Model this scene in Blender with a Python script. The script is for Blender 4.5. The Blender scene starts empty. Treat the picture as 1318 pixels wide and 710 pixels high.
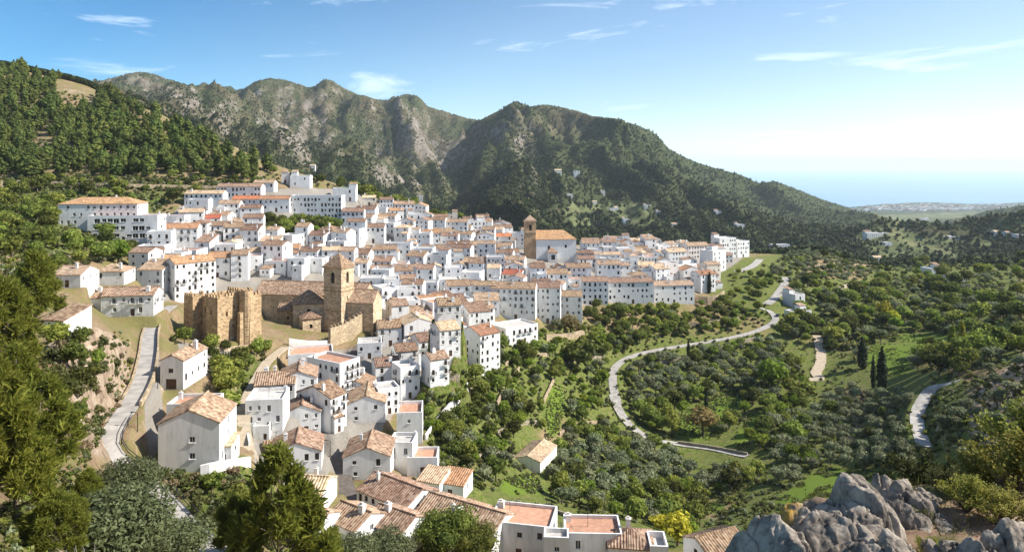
import bpy, bmesh, math, random
import numpy as np
from mathutils import Vector, Matrix

sc = bpy.context.scene
COL = sc.collection
R = math.radians
# ---------------------------------------------------------------- camera
CAMZ, F, CX, HY = 450.0, 907.0, 659.0, 213.0       # eye height over the sea, focal length / principal point in photo pixels
cd = bpy.data.cameras.new('camera')
cam = bpy.data.objects.new('camera', cd); COL.objects.link(cam)
cam.location = (0, 0, CAMZ); cam.rotation_euler = (R(90), 0, 0)
cd.sensor_width = 36; cd.lens = 36 * F / 1318; cd.shift_y = -(355 - HY) / 1318
cd.clip_start = 0.1; cd.clip_end = 300000
sc.camera = cam
# ---------------------------------------------------------------- sky, sun, exposure
SUN_AZ, SUN_EL = 90.0, 40.0                        # degrees clockwise from the view direction, above the horizon
w = bpy.data.worlds.new('World'); sc.world = w; w.use_nodes = True
nt = w.node_tree; nt.nodes.clear()
wo = nt.nodes.new('ShaderNodeOutputWorld'); bg = nt.nodes.new('ShaderNodeBackground')
sky = nt.nodes.new('ShaderNodeTexSky'); sky.sky_type = 'NISHITA'; sky.sun_disc = False
sky.sun_elevation = R(SUN_EL); sky.sun_rotation = R(SUN_AZ); sky.altitude = 1800
sky.air_density = 1.0; sky.dust_density = 0.9; sky.ozone_density = 2.6
# thin cirrus wisps on the sky itself
tc = nt.nodes.new('ShaderNodeTexCoord'); mp = nt.nodes.new('ShaderNodeMapping'); mp.inputs['Scale'].default_value = (2.2, 2.2, 15.0)
mp.inputs['Location'].default_value = (1.3, 0.2, 0.4)
nz = nt.nodes.new('ShaderNodeTexNoise'); nz.inputs['Scale'].default_value = 2.2; nz.inputs['Detail'].default_value = 9; nz.inputs['Roughness'].default_value = .62
nz.inputs['Distortion'].default_value = .5
rp = nt.nodes.new('ShaderNodeMapRange'); rp.inputs['From Min'].default_value = .57; rp.inputs['From Max'].default_value = .86
rp.inputs['To Max'].default_value = .75
mixc = nt.nodes.new('ShaderNodeMixRGB'); mixc.inputs['Color2'].default_value = (7.5, 8.0, 8.6, 1)
nt.links.new(tc.outputs['Generated'], mp.inputs['Vector']); nt.links.new(mp.outputs['Vector'], nz.inputs['Vector'])
nt.links.new(nz.outputs['Fac'], rp.inputs['Value']); nt.links.new(rp.outputs['Result'], mixc.inputs['Fac'])
tint = nt.nodes.new('ShaderNodeMixRGB'); tint.blend_type = 'MULTIPLY'; tint.inputs[0].default_value = 1; 
# deeper blue away from the sun and higher up, but lifted above the frame
sx = nt.nodes.new('ShaderNodeSeparateXYZ'); nt.links.new(tc.outputs['Generated'], sx.inputs[0])
ma = nt.nodes.new('ShaderNodeMath'); ma.operation = 'MULTIPLY_ADD'; ma.inputs[1].default_value = .9; ma.inputs[2].default_value = .656; nt.links.new(sx.outputs[0], ma.inputs[0])
mb_ = nt.nodes.new('ShaderNodeMath'); mb_.operation = 'MULTIPLY_ADD'; mb_.inputs[1].default_value = -1.2; nt.links.new(sx.outputs[2], mb_.inputs[0]); nt.links.new(ma.outputs[0], mb_.inputs[2])
cr = nt.nodes.new('ShaderNodeValToRGB'); nt.links.new(mb_.outputs[0], cr.inputs[0]); el = cr.color_ramp.elements; el.new(.47)
for e_, (p_, c_) in zip(el, ((0, (.27, .55, .68, 1)), (.47, (.76, .82, .80, 1)), (1, (.93, .86, .82, 1)))): e_.position = p_; e_.color = c_
up = nt.nodes.new('ShaderNodeMapRange'); up.inputs['From Min'].default_value = .27; up.inputs['From Max'].default_value = .55; nt.links.new(sx.outputs[2], up.inputs['Value'])  # upper sky lightened out of frame, added to raise fill on shaded walls
tm = nt.nodes.new('ShaderNodeMixRGB'); tm.inputs[2].default_value = (1, 1, .97, 1); nt.links.new(up.outputs[0], tm.inputs[0]); nt.links.new(cr.outputs[0], tm.inputs[1]); nt.links.new(tm.outputs[0], tint.inputs[2])
nt.links.new(sky.outputs['Color'], tint.inputs[1]); nt.links.new(tint.outputs[0], mixc.inputs['Color1']); nt.links.new(mixc.outputs['Color'], bg.inputs['Color'])
bg.inputs['Strength'].default_value = 0.1
nt.links.new(bg.outputs['Background'], wo.inputs['Surface'])
sl = bpy.data.lights.new('sun', 'SUN'); sun = bpy.data.objects.new('sun', sl); COL.objects.link(sun)
sl.energy = 4.0; sl.angle = R(0.53); sl.color = (1.0, .95, .87)
sdir = Vector((math.sin(R(SUN_AZ)) * math.cos(R(SUN_EL)), math.cos(R(SUN_AZ)) * math.cos(R(SUN_EL)), math.sin(R(SUN_EL))))
sun.rotation_euler = sdir.to_track_quat('Z', 'Y').to_euler()
sun.location = (300, 100, CAMZ + 300)
sc.view_settings.view_transform = 'Standard'; sc.view_settings.look = 'None'; sc.view_settings.gamma = 1
sc.view_settings.exposure = 1.15
sc.render.engine = 'CYCLES'
sc.cycles.use_denoising = True
sc.cycles.max_bounces = 6; sc.cycles.diffuse_bounces = 3; sc.cycles.glossy_bounces = 2; sc.cycles.transmission_bounces = 2
sc.cycles.volume_bounces = 1; sc.cycles.transparent_max_bounces = 4
sc.cycles.caustics_reflective = False; sc.cycles.caustics_refractive = False

rng = random.Random(11)
nr = np.random.RandomState(5)
# ---------------------------------------------------------------- numpy noise
def _h(ix, iy, s):
    n = (ix.astype(np.int64) * 374761393 + iy.astype(np.int64) * 668265263 + s * 1442695041) & 0xffffffff
    n = ((n ^ (n >> 13)) * 1274126177) & 0xffffffff
    return (n ^ (n >> 16)) / 4294967296.0
def vnoise(x, y, s=0):
    ix, iy = np.floor(x), np.floor(y); fx, fy = x - ix, y - iy
    fx = fx * fx * fx * (fx * (fx * 6 - 15) + 10); fy = fy * fy * fy * (fy * (fy * 6 - 15) + 10)
    a, b, c, d = _h(ix, iy, s), _h(ix + 1, iy, s), _h(ix, iy + 1, s), _h(ix + 1, iy + 1, s)
    return (a * (1 - fx) + b * fx) * (1 - fy) + (c * (1 - fx) + d * fx) * fy
def fbm(x, y, o=4, s=0, g=.5):
    t, a, n = 0, 1., 0.
    for k in range(o):
        t = t + a * (vnoise(x, y, s + k * 17) - .5); n += a; x, y, a = x * 2.03 + 5.1, y * 2.03 + 1.7, a * g
    return t / n * 2
def ridged(x, y, o=4, s=0, g=.5):
    t, a, n = 0, 1., 0.
    for k in range(o):
        t = t + a * (1 - np.abs(2 * vnoise(x, y, s + k * 13) - 1)); n += a; x, y, a = x * 2.1 + 3.3, y * 2.1 + 7.9, a * g
    return t / n
def sstep(a, b, x):
    t = np.clip((x - a) / (b - a), 0, 1); return t * t * (3 - 2 * t)
def inpoly(px, py, poly):
    r = np.zeros(np.shape(px), bool); n = len(poly)
    for i in range(n):
        (x1, y1), (x2, y2) = poly[i], poly[(i + 1) % n]
        if y1 == y2: continue
        c = ((y1 > py) != (y2 > py)) & (px < (x2 - x1) * (py - y1) / (y2 - y1) + x1)
        r ^= c
    return r
# ---------------------------------------------------------------- terrain: a height field surveyed from (bearing, dip, distance)
CP = {
 -300: [(600,30),(560,40),(480,60),(380,100),(310,180),(240,300),(130,450),(70,600),(125,800),(140,2500),(160,3400)],
 0: [(770,30),(700,40),(600,55),(520,70),(440,85),(400,100),(350,140),(310,200),(275,260),(234,340),(205,380),(150,450),(87,540),(115,700),(135,2500),(155,3400)],
 50: [(700,45),(520,76),(420,105),(330,190)],
 100: [(800,36),(700,50),(610,65),(540,76),(480,88),(440,102),(400,130),(370,165),(340,200),(310,240),(285,265),(250,320),(233,345),(205,385),(150,470),(108,540),(130,700),(122,2900),(150,3400)],
 140: [(690,58),(620,72),(572,91),(505,95),(450,108),(425,125),(405,165)],
 160: [(540,97),(480,108)], 172: [(520,104)], 190: [(470,125)], 196: [(430,152)], 208: [(400,185)],
 215: [(700,66),(650,80),(605,94)],
 200: [(800,45),(380,205),(340,245),(310,275),(285,300),(262,330),(235,355),(200,400),(146,500),(180,700),(94,2800),(115,2400),(150,1800),(200,1100),(130,3300)],
 250: [(690,74),(605,95),(560,105),(505,118),(450,150),(432,172),(172,475),(165,1700),(112,2900)],
 300: [(1007,30),(700,76),(640,88),(600,98),(560,107),(480,140),(440,170),(400,215),(370,245),(340,270),(310,295),(285,320),(262,345),(241,365),(225,385),(205,420),(190,455),(270,700),(240,950),(190,1500),(140,2200),(104,2700),(130,3300)],
 400: [(710,84),(640,100),(600,112),(540,137),(480,170),(425,205),(390,235),(360,262),(330,290),(305,315),(285,335),(260,365),(243,395),(226,450),(300,700),(265,900),(220,1250),(170,1750),(130,2300),(103,2700),(130,3300)],
 440: [(102,2700),(500,165)],
 500: [(1100,30),(710,94),(640,112),(580,133),(520,160),(460,195),(420,228),(390,255),(360,285),(330,320),(300,355),(280,385),(264,415),(254,460),(310,700),(280,950),(240,1300),(190,1900),(150,2500),(131,2900),(150,3400)],
 525: [(119,2900)], 508: [(131,2900)], 548: [(132,2900)], 470: [(119,2800)], 360: [(101,2700)], 335: [(101,2700)], 380: [(106,2750)], 275: [(113,2900)], 160: [(98,2850)], 215: [(104,2850)], 560: [(138,2950)], 635: [(141,2250)], 690: [(137,2200)], 720: [(143,2220)], 740: [(141,2230)], 770: [(150,2260)], 820: [(163,2300)],
 590: [(256,1480),(215,1900),(155,2900)],
 600: [(710,97),(650,118),(600,142),(540,170),(490,195),(450,220),(410,255),(380,290),(350,330),(320,375),(300,410),(290,450),(287,500),(335,700),(315,900),(285,1150),(240,1600),(200,2100),(168,2600),(152,3000),(175,3500)],
 645: [(190,1550),(160,1850)], 655: [(232,1250),(205,1420)], 575: [(288,1120),(262,1350)],
 660: [(1188,30),(332,700),(312,850),(285,1000),(245,1250),(195,1600),(150,2000),(131,2150),(155,2600)],
 700: [(710,98),(675,115),(640,150),(600,175),(540,205),(480,240),(440,262),(410,285),(380,312),(350,352),(328,400),(312,440),(312,490),(335,600),(138,2200)],
 750: [(325,650),(305,900),(270,1200),(230,1600),(180,2000),(143,2250),(175,2800)],
 800: [(710,98),(665,150),(640,175),(600,200),(550,235),(500,265),(460,290),(420,312),(390,330),(370,350),(345,395),(325,430),(316,460),(335,600),(155,2280)],
 850: [(330,700),(312,900),(280,1250),(240,1700),(205,2050),(180,2350),(215,2900)],
 868: [(200,2380)],
 900: [(710,100),(690,150),(650,185),(600,215),(550,245),(500,275),(460,300),(430,320),(400,345),(380,365),(352,410),(332,440),(320,475),(340,600)],
 950: [(338,700),(315,950),(290,1300),(260,1800),(240,2200),(226,2500),(258,3200)],
 980: [(1128,30),(650,170),(600,205),(550,240),(500,275),(450,312),(420,335),(390,360),(365,390),(340,440),(327,490),(345,650),(233,2600)],
 1040: [(335,800),(318,1050),(295,1500),(270,2200),(252,2800),(275,3800)],
 1050: [(650,160),(600,195),(550,235),(500,275),(460,305),(430,330),(400,360),(370,400),(345,470),(324,560),(345,700)],
 1100: [(268,3100),(320,1000),(298,1600),(284,2300)],
 1120: [(1100,30),(650,150),(600,185),(550,220),(500,262),(460,295),(430,325),(400,365),(380,405),(362,470),(345,540),(338,620),(328,800),(312,1100),(302,1500),(287,2200),(292,3500),(276,5500),(266.6,7500),(258.2,9200)],
 1180: [(297,3000),(305,2300),(317,1500),(276,6000)],
 1200: [(640,140),(560,180),(540,190),(510,203),(480,240),(450,290),(420,330),(390,380),(365,450),(347,550),(332,750),(322,1000),(315,1500),(304,2200),(292,3500),(277,5500),(263.2,8000)],
 1250: [(284,2600),(296,2100),(306,1600)],
 1318: [(977,30),(640,100),(600,120),(540,145),(500,170),(450,215),(420,260),(390,320),(360,430),(340,560),(325,800),(310,1200),(295,1700),(267,2600),(282,4000),(263.2,8000)],
 1700: [(886,30),(600,110),(500,160),(420,240),(350,420),(300,900),(250,2000),(240,2600),(270,5000),(258.2,9200)],
}
P = [(px, py, Y) for px, l in CP.items() for py, Y in l]
P += [(x, 283, 6000) for x in (-300, 100, 400, 700, 950)] + [(x, 257.8, 9300) for x in (-300, 100, 400, 700, 950, 1250)]
P = np.array(P, float)
KB = 2.2
A_, B_ = P[:, 0] / 170, np.log(P[:, 2]) * KB
def phi(da, db): return np.sqrt(da * da + db * db + .06)
n = len(P); K = phi(A_[:, None] - A_[None], B_[:, None] - B_[None]) - np.eye(n) * .02
M = np.zeros((n + 3, n + 3)); M[:n, :n] = K; M[:n, n] = 1; M[:n, n + 1] = A_; M[:n, n + 2] = B_; M[n:, :n] = M[:n, n:].T
sol = np.linalg.solve(M, np.r_[P[:, 1], 0, 0, 0])
PXS = np.arange(-500, 1824, 4.0); LYS = np.arange(math.log(26), math.log(9600), .0105); YS = np.exp(LYS)
NC, NR = len(PXS), len(LYS)
def rbf(px, ly):
    a, b = px / 170, ly * KB
    o = sol[n] + sol[n + 1] * a + sol[n + 2] * b
    for i in range(n): o = o + sol[i] * phi(a - A_[i], b - B_[i])
    return o
GPX, GLY = np.meshgrid(PXS, LYS)                    # rows: distance, columns: bearing
GY = np.exp(GLY); GX = (GPX - CX) / F * GY
PYG = rbf(GPX, GLY)
GZ = CAMZ - (PYG - HY) / F * GY
# relief: gullies and spurs on the mountains, small lumps near by
far = sstep(620, 1000, GY) * (1 - sstep(4300, 6000, GY)) * (.12 + .88 * sstep(30, 150, GPX))
high = sstep(300, 420, GZ)
warp = fbm(GX / 500, GY / 500, 3, 3) * 160
spur = ridged((GX + warp) / 420 + GY / 1800, GY / 900 + warp / 900, 4, 21, .52) - .62
crest_env = 1 - .72 * sstep(1900, 2250, GY - np.where(GPX < 600, 500, 0) - np.clip(GPX - 750, 0, 400) * .8)
spur2 = ridged((GX + warp * .6) / 150 + GY / 900, GY / 330 + warp / 500, 4, 61, .55) - .6
crag = ridged(GX / 62 + warp / 300, GY / 80, 4, 77, .55) - .58
GZ = GZ + far * ((.35 + .65 * high) * (250 * spur * crest_env + 118 * spur2 * (.45 + .55 * crest_env)) + 48 * crag * (.12 + .88 * high) * np.where(GPX < 700, 1, .55))
SIL = np.array([(-500,150),(40,135),(105,118),(134,105.6),(147,99),(162,94),(180,91),(198,94),(215,100.5),(233,105.6),(253,112),(271,109),(289,113),(312,114),(322,108),(330,103),(347,99.5),(369,102),(385,107),(395,111),(403,111),(411,105),(419,100),(428,103),(438,110),(460,120.5),(485,127),(499,128),(505,123),(515,121),(525,120),(536,122),(542,126),(550,136),(572,142),(602,151),(620,152),(641,142),(655,133),(665,129),(685,136),(702,133),(728,138),(745,142),(762,148),(797,152),(819,159.5),(838,167),(851,177),(858,188),(878,200),(900,209),(919,215),(938,220),(951,223),(976,234),(998,232),(1011,237),(1036,247),(1065,258),(1090,266),(1103,272)])
far_r = np.nonzero((YS > 1100) & (YS < 4600))[0]
for _ in range(5):
    pf = HY + (CAMZ - GZ[far_r]) / GY[far_r] * F; ci = np.argmin(pf, 0); cur = pf[ci, np.arange(NC)]
    dl = np.interp(PXS, SIL[:, 0], SIL[:, 1] + 1.0) - cur; dl = np.where((PXS < 1112), dl, 0) * .9
    lyc = LYS[far_r][ci]; lyc = np.convolve(np.pad(lyc, 6, 'edge'), np.ones(13) / 13, 'valid')
    GZ = GZ - dl[None] * GY / F * np.exp(-((GLY - lyc[None]) / .13) ** 2)
hills = sstep(900, 1500, GY) * (1 - sstep(5000, 7500, GY)) * sstep(1080, 1150, GPX)
GZ = GZ + hills * (30 * fbm(GX / 260, GY / 400, 4, 9) + 26 * (ridged(GX / 330 + GY / 1500, GY / 800, 3, 19) - .6))
nearm = 1 - sstep(450, 700, GY)
GZ = GZ + nearm * fbm(GX / 17, GY / 17, 3, 31) * (.5 + 1.3 * sstep(300, 420, GY) * (GPX < 330))
PYG = HY + (CAMZ - GZ) / GY * F
TOWN = [(165,335),(172,322),(228,262),(288,238),(365,222),(445,240),(520,272),(640,298),(676,318),(745,318),(850,305),(965,312),(966,330),(944,350),(895,390),(750,395),(748,418),(692,442),(648,484),(590,484),(560,500),(535,600),(646,650),(860,700),(860,730),(420,730),(420,640),(330,600),(326,480),(345,440),(330,380),(230,380),(190,392)]
# bare rocky bank above the left road, rocky right foreground slope
def bank(px, py):
    return np.maximum(inpoly(px, py, [(60,440),(110,425),(150,430),(170,470),(168,500),(130,560),(110,590),(85,520)]) * 1.,
                      inpoly(px, py, [(1235,520),(1318,450),(1500,420),(1500,600),(1318,600),(1260,590)]) * .8)
def blur(a, k=2):
    for _ in range(k):
        a = (a + np.roll(a, 1, 0) + np.roll(a, -1, 0) + np.roll(a, 1, 1) + np.roll(a, -1, 1)) / 5
    return a
BANK = blur(bank(GPX, PYG) * (GY < 260), 4)
GZ = GZ + BANK * (3.2 * (ridged(GX / 5.5, GY / 5.5 + GZ / 7, 4, 5) - .55))

def zt(X, Y):                                       # height of the ground at a world point
    px = CX + F * X / Y; c = np.clip((px - PXS[0]) / 4, 0, NC - 1.001); r = np.clip((np.log(Y) - LYS[0]) / .0105, 0, NR - 1.001)
    c0, r0 = np.floor(c).astype(int), np.floor(r).astype(int); fc, fr = c - c0, r - r0
    return (GZ[r0, c0] * (1 - fc) + GZ[r0, c0 + 1] * fc) * (1 - fr) + (GZ[r0 + 1, c0] * (1 - fc) + GZ[r0 + 1, c0 + 1] * fc) * fr
def hit(px, py, ymin=0):                            # where the line of sight meets the ground
    c = min(max((px - PXS[0]) / 4, 0), NC - 1.001); c0 = int(c); f = c - c0
    zc = GZ[:, c0] * (1 - f) + GZ[:, c0 + 1] * f
    p = HY + (CAMZ - zc) / YS * F
    ok = np.nonzero((p <= py) & (YS >= ymin))[0]
    if len(ok) == 0: return None
    i = ok[0]
    if i == 0: Y = YS[0]
    else:
        t = (p[i - 1] - py) / (p[i - 1] - p[i] + 1e-9); t = min(max(t, 0), 1); Y = YS[i - 1] + (YS[i] - YS[i - 1]) * t
    X = (px - CX) / F * Y
    return Vector((X, Y, float(zt(np.float64(X), np.float64(Y)))))
def proj(v): return (CX + F * v[0] / v[1], HY + (CAMZ - v[2]) / v[1] * F)
def catmull(pts, step=1.5):
    pts = [Vector(p) for p in pts]; out = []
    for i in range(len(pts) - 1):
        p0, p1, p2, p3 = pts[max(i - 1, 0)], pts[i], pts[i + 1], pts[min(i + 2, len(pts) - 1)]
        m = max(2, int((p2 - p1).length / step))
        for k in range(m):
            t = k / m
            out.append(.5 * ((2 * p1) + (p2 - p0) * t + (2 * p0 - 5 * p1 + 4 * p2 - p3) * t * t + (3 * p1 - p0 - 3 * p2 + p3) * t ** 3))
    out.append(pts[-1]); return out
ROADS = {}
def road(name, pts, width, step=1.5, smooth=10, soft=2.5):
    ctl = []
    for p in pts:
        h = hit(p[0], p[1]) if len(p) == 2 else Vector(((p[0] - CX) / F * p[2], p[2], CAMZ - (p[1] - HY) / F * p[2]))
        ctl.append(h)
    c = catmull(ctl, step); z = np.array([v.z for v in c])
    for _ in range(smooth): z = np.r_[z[0], (z[:-2] + 2 * z[1:-1] + z[2:]) / 4, z[-1]]
    for v, q in zip(c, z): v.z = q
    ROADS[name] = (c, width)
    a = np.array([v[:] for v in c]); hw = width / 2
    bx0, bx1, by0, by1 = a[:, 0].min() - 9, a[:, 0].max() + 9, a[:, 1].min() - 9, a[:, 1].max() + 9
    idx = np.nonzero((GX > bx0) & (GX < bx1) & (GY > by0) & (GY < by1))
    X, Y = GX[idx], GY[idx]; best = np.full(X.shape, 1e9); bz = np.zeros(X.shape)
    for k in range(len(a)):
        d = (X - a[k, 0]) ** 2 + (Y - a[k, 1]) ** 2; m = d < best; best[m] = d[m]; bz[m] = a[k, 2]
    d = np.sqrt(best); t = 1 - sstep(hw + .8, hw + .8 + soft, d)
    GZ[idx] = GZ[idx] * (1 - t) + bz * t
    return c
road('mountain road', [(285,720,68),(252,692,73),(228,665,77.5),(204,640,82),(176,615,86),(148,592,88.5),(139,572,91),(146,550,95),(168,520,104),(184,488,116),(191,455,132),(194,428,152),(203,408,172),(222,394,196)], 2.7, 1.2, 30, 1.6)
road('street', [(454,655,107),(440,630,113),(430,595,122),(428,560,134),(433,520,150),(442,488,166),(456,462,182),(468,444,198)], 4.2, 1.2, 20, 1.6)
road('castle path', [(330,612),(316,575),(312,540),(318,515),(330,490),(345,465),(368,447)], 2.4, 1.2, 20, 1.5)
road('valley road', [(795,520),(789,495),(792,472),(815,458),(850,450),(905,441),(955,432),(985,422),(998,412),(990,401),(976,396)], 3.1, 2, 30)
road('ridge road', [(948,350),(968,343),(978,334)], 4.5, 2, 10)
road('chapel road', [(1010,357),(1010,366),(1003,376),(996,385),(986,392)], 4.5, 2, 10)
road('lower lane', [(789,508),(794,522),(803,538),(816,552),(838,566),(872,573),(915,579),(962,587)], 3.0, 2, 20)
road('dirt track', [(1052,432),(1056,450),(1056,468),(1050,480),(1054,488),(1030,489)], 4.2, 2, 10)
road('bend road', [(1190,575),(1183,556),(1180,536),(1187,518),(1200,503),(1222,493),(1236,489)], 3.4, 1.5, 20)
road('hillside road', [(-60,231),(0,233),(60,234),(130,237),(190,238),(240,239),(300,240),(345,243)], 5.0, 4, 30)
road('far track', [(1078,384),(1076,376),(1088,368),(1104,364)], 4.0, 3, 8)
# a shelf is levelled for each churchyard later by the walls that hold it
PYG = HY + (CAMZ - GZ) / GY * F
# ---------------------------------------------------------------- materials
class NT:
    def __init__(s, name, rough=.8, spec=.25):
        s.m = bpy.data.materials.new(name); s.m.use_nodes = True; s.t = s.m.node_tree
        s.b = s.t.nodes['Principled BSDF']; s.b.inputs['Roughness'].default_value = rough
        s.b.inputs['Specular IOR Level'].default_value = spec
    def n(s, kind, **kw):
        x = s.t.nodes.new(kind)
        for k, v in kw.items():
            if k in x.inputs: x.inputs[k].default_value = v
            else: setattr(x, k, v)
        return x
    def l(s, a, b): s.t.links.new(a, b)
    def coord(s, which='Object', scale=(1, 1, 1)):
        tc = s.n('ShaderNodeTexCoord'); m = s.n('ShaderNodeMapping'); m.inputs['Scale'].default_value = scale
        s.l(tc.outputs[which], m.inputs['Vector']); return m.outputs['Vector']
    def noise(s, vec, scale, detail=5, rough=.55, dist=0):
        x = s.n('ShaderNodeTexNoise', Scale=scale, Detail=detail, Roughness=rough, Distortion=dist)
        if vec is not None: s.l(vec, x.inputs['Vector'])
        return x.outputs['Fac']
    def ramp(s, fac, stops):
        x = s.n('ShaderNodeValToRGB'); e = x.color_ramp.elements
        while len(e) < len(stops): e.new(.5)
        for el, (p, c) in zip(e, stops): el.position = p; el.color = (*c, 1) if len(c) == 3 else c
        s.l(fac, x.inputs['Fac']); return x.outputs['Color']
    def rng(s, fac, a, b, c=0, d=1):
        x = s.n('ShaderNodeMapRange'); x.inputs[1].default_value = a; x.inputs[2].default_value = b
        x.inputs[3].default_value = c; x.inputs[4].default_value = d; s.l(fac, x.inputs[0]); return x.outputs[0]
    def mix(s, fac, a, b, mode='MIX'):
        x = s.n('ShaderNodeMixRGB', blend_type=mode)
        for i, v in ((0, fac), (1, a), (2, b)):
            if isinstance(v, (int, float)): x.inputs[i].default_value = v
            elif isinstance(v, tuple): x.inputs[i].default_value = (*v, 1)
            else: s.l(v, x.inputs[i])
        return x.outputs[0]
    def math(s, op, a, b=0):
        x = s.n('ShaderNodeMath', operation=op)
        for i, v in ((0, a), (1, b)):
            if isinstance(v, (int, float)): x.inputs[i].default_value = v
            else: s.l(v, x.inputs[i])
        return x.outputs[0]
    def attr(s, name): return s.n('ShaderNodeAttribute', attribute_name=name).outputs['Fac']
    def col(s, c): s.l(c, s.b.inputs['Base Color'])
    def bump(s, h, strength=.5, dist=.1):
        x = s.n('ShaderNodeBump', Strength=strength, Distance=dist); s.l(h, x.inputs['Height']); s.l(x.outputs[0], s.b.inputs['Normal'])
def flat(name, c, rough=.7, vary=.12, scale=3, spec=.25, orand=0.):
    k = NT(name, rough, spec); v = k.coord()
    f = k.noise(v, scale, 4)
    c1 = tuple(x * (1 - vary) for x in c); c2 = tuple(min(x * (1 + vary), .9) for x in c)
    o = k.ramp(f, [(.3, c1), (.7, c2)])
    if orand:
        r = k.n('ShaderNodeObjectInfo').outputs['Random']
        h = k.n('ShaderNodeHueSaturation'); k.l(o, h.inputs['Color']); k.l(k.rng(r, 0, 1, 1 - orand, 1 + orand), h.inputs['Value']); o = h.outputs[0]
    k.col(o); return k.m
MAT = {}
# near ground: dry earth, grass, bank rock
k = NT('valley_ground', .95, .1); v = k.coord()
n1 = k.noise(v, .09, 6, .6); n2 = k.noise(v, .7, 6, .65); n3 = k.noise(v, 4.0, 5, .7)
soil = k.ramp(n2, [(.3, (.16, .105, .06)), (.5, (.27, .19, .11)), (.72, (.38, .29, .18))])
dry = k.ramp(n3, [(.3, (.10, .10, .03)), (.6, (.22, .19, .075))])
grn = k.ramp(k.noise(v, 1.1, 7, .75), [(.30, (.035, .055, .012)), (.46, (.085, .115, .022)), (.58, (.15, .17, .04)), (.72, (.24, .21, .095))])
lush = k.ramp(n3, [(.28, (.07, .11, .014)), (.5, (.12, .175, .022)), (.75, (.19, .245, .04))])
rock = k.ramp(k.noise(v, .55, 8, .72, .6), [(.32, (.12, .085, .06)), (.5, (.34, .25, .17)), (.68, (.50, .42, .32))])
g = k.mix(k.rng(k.math('ADD', n1, k.math('MULTIPLY', k.math('SUBTRACT', n2, .5), .8)), .44, .56), soil, dry)
g = k.mix(k.rng(k.math('ADD', k.attr('grass'), k.math('SUBTRACT', n2, .5)), .38, .62), g, grn)
g = k.mix(k.rng(k.math('ADD', k.attr('meadow'), k.math('MULTIPLY', k.math('SUBTRACT', n2, .5), 1.3)), .40, .72), g, lush)
g = k.mix(k.rng(k.math('ADD', k.attr('rock'), k.math('MULTIPLY', k.math('SUBTRACT', n1, .5), .9)), .42, .6), g, rock)
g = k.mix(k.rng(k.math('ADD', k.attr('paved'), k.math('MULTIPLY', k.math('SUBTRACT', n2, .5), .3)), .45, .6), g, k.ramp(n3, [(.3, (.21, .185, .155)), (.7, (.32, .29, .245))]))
k.col(g); k.bump(k.noise(v, 2.2, 9, .75), .9, .35); MAT['ground'] = k.m
# mountain
k = NT('mountain_slope', .95, .1); v = k.coord()
n1 = k.noise(v, .006, 8, .62); n2 = k.noise(v, .035, 8, .7, .5); n3 = k.noise(v, .22, 5, .7)
rockc = k.ramp(n2, [(.28, (.074, .062, .050)), (.46, (.150, .128, .102)), (.62, (.238, .208, .172)), (.78, (.34, .305, .26))])
soil = k.ramp(n2, [(.3, (.062, .054, .030)), (.7, (.150, .120, .070))])
scrub = k.ramp(n3, [(.3, (.020, .030, .012)), (.5, (.045, .058, .020)), (.72, (.10, .10, .042))])
g = k.mix(k.rng(k.math('ADD', n1, k.math('MULTIPLY', k.math('SUBTRACT', n2, .5), .9)), .45, .6), soil, scrub)
g = k.mix(k.rng(k.math('ADD', k.attr('rock'), k.math('MULTIPLY', k.math('SUBTRACT', n2, .5), 1.5)), .36, .62), g, rockc)
g = k.mix(k.rng(k.math('ADD', k.attr('veg'), k.math('MULTIPLY', k.math('SUBTRACT', n3, .5), 1.2)), .28, .60), g, scrub)
fl = k.ramp(k.noise(v, .012, 6, .7), [(.35, (.07, .085, .035)), (.5, (.13, .145, .06)), (.65, (.21, .20, .10))])
g = k.mix(k.rng(k.math('ADD', k.attr('field'), k.math('MULTIPLY', k.math('SUBTRACT', n2, .5), .8)), .40, .62), g, fl)
k.col(g); k.bump(k.noise(v, .05, 12, .72), 1.0, 6.0); MAT['mountain'] = k.m
# sea
k = NT('sea_water', .22, .5); v = k.coord('Object', (1, .35, 1))
k.col(k.ramp(k.noise(v, .0006, 4), [(.35, (.07, .20, .32)), (.65, (.10, .25, .38))])); k.bump(k.noise(v, .02, 8, .7), .55, 6.0); MAT['sea'] = k.m
MAT['asphalt'] = flat('pale_asphalt', (.34, .315, .28), .95, .30, .55)
MAT['street'] = flat('street_paving', (.125, .105, .09), .9, .25, 1.2)  # paving colour darkened to stand for the shade between the houses
MAT['dirt'] = flat('dirt_track', (.42, .34, .24), .95, .2, 1)
MAT['line'] = flat('road_paint', (.75, .74, .7), .8, .1, 4)

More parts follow.
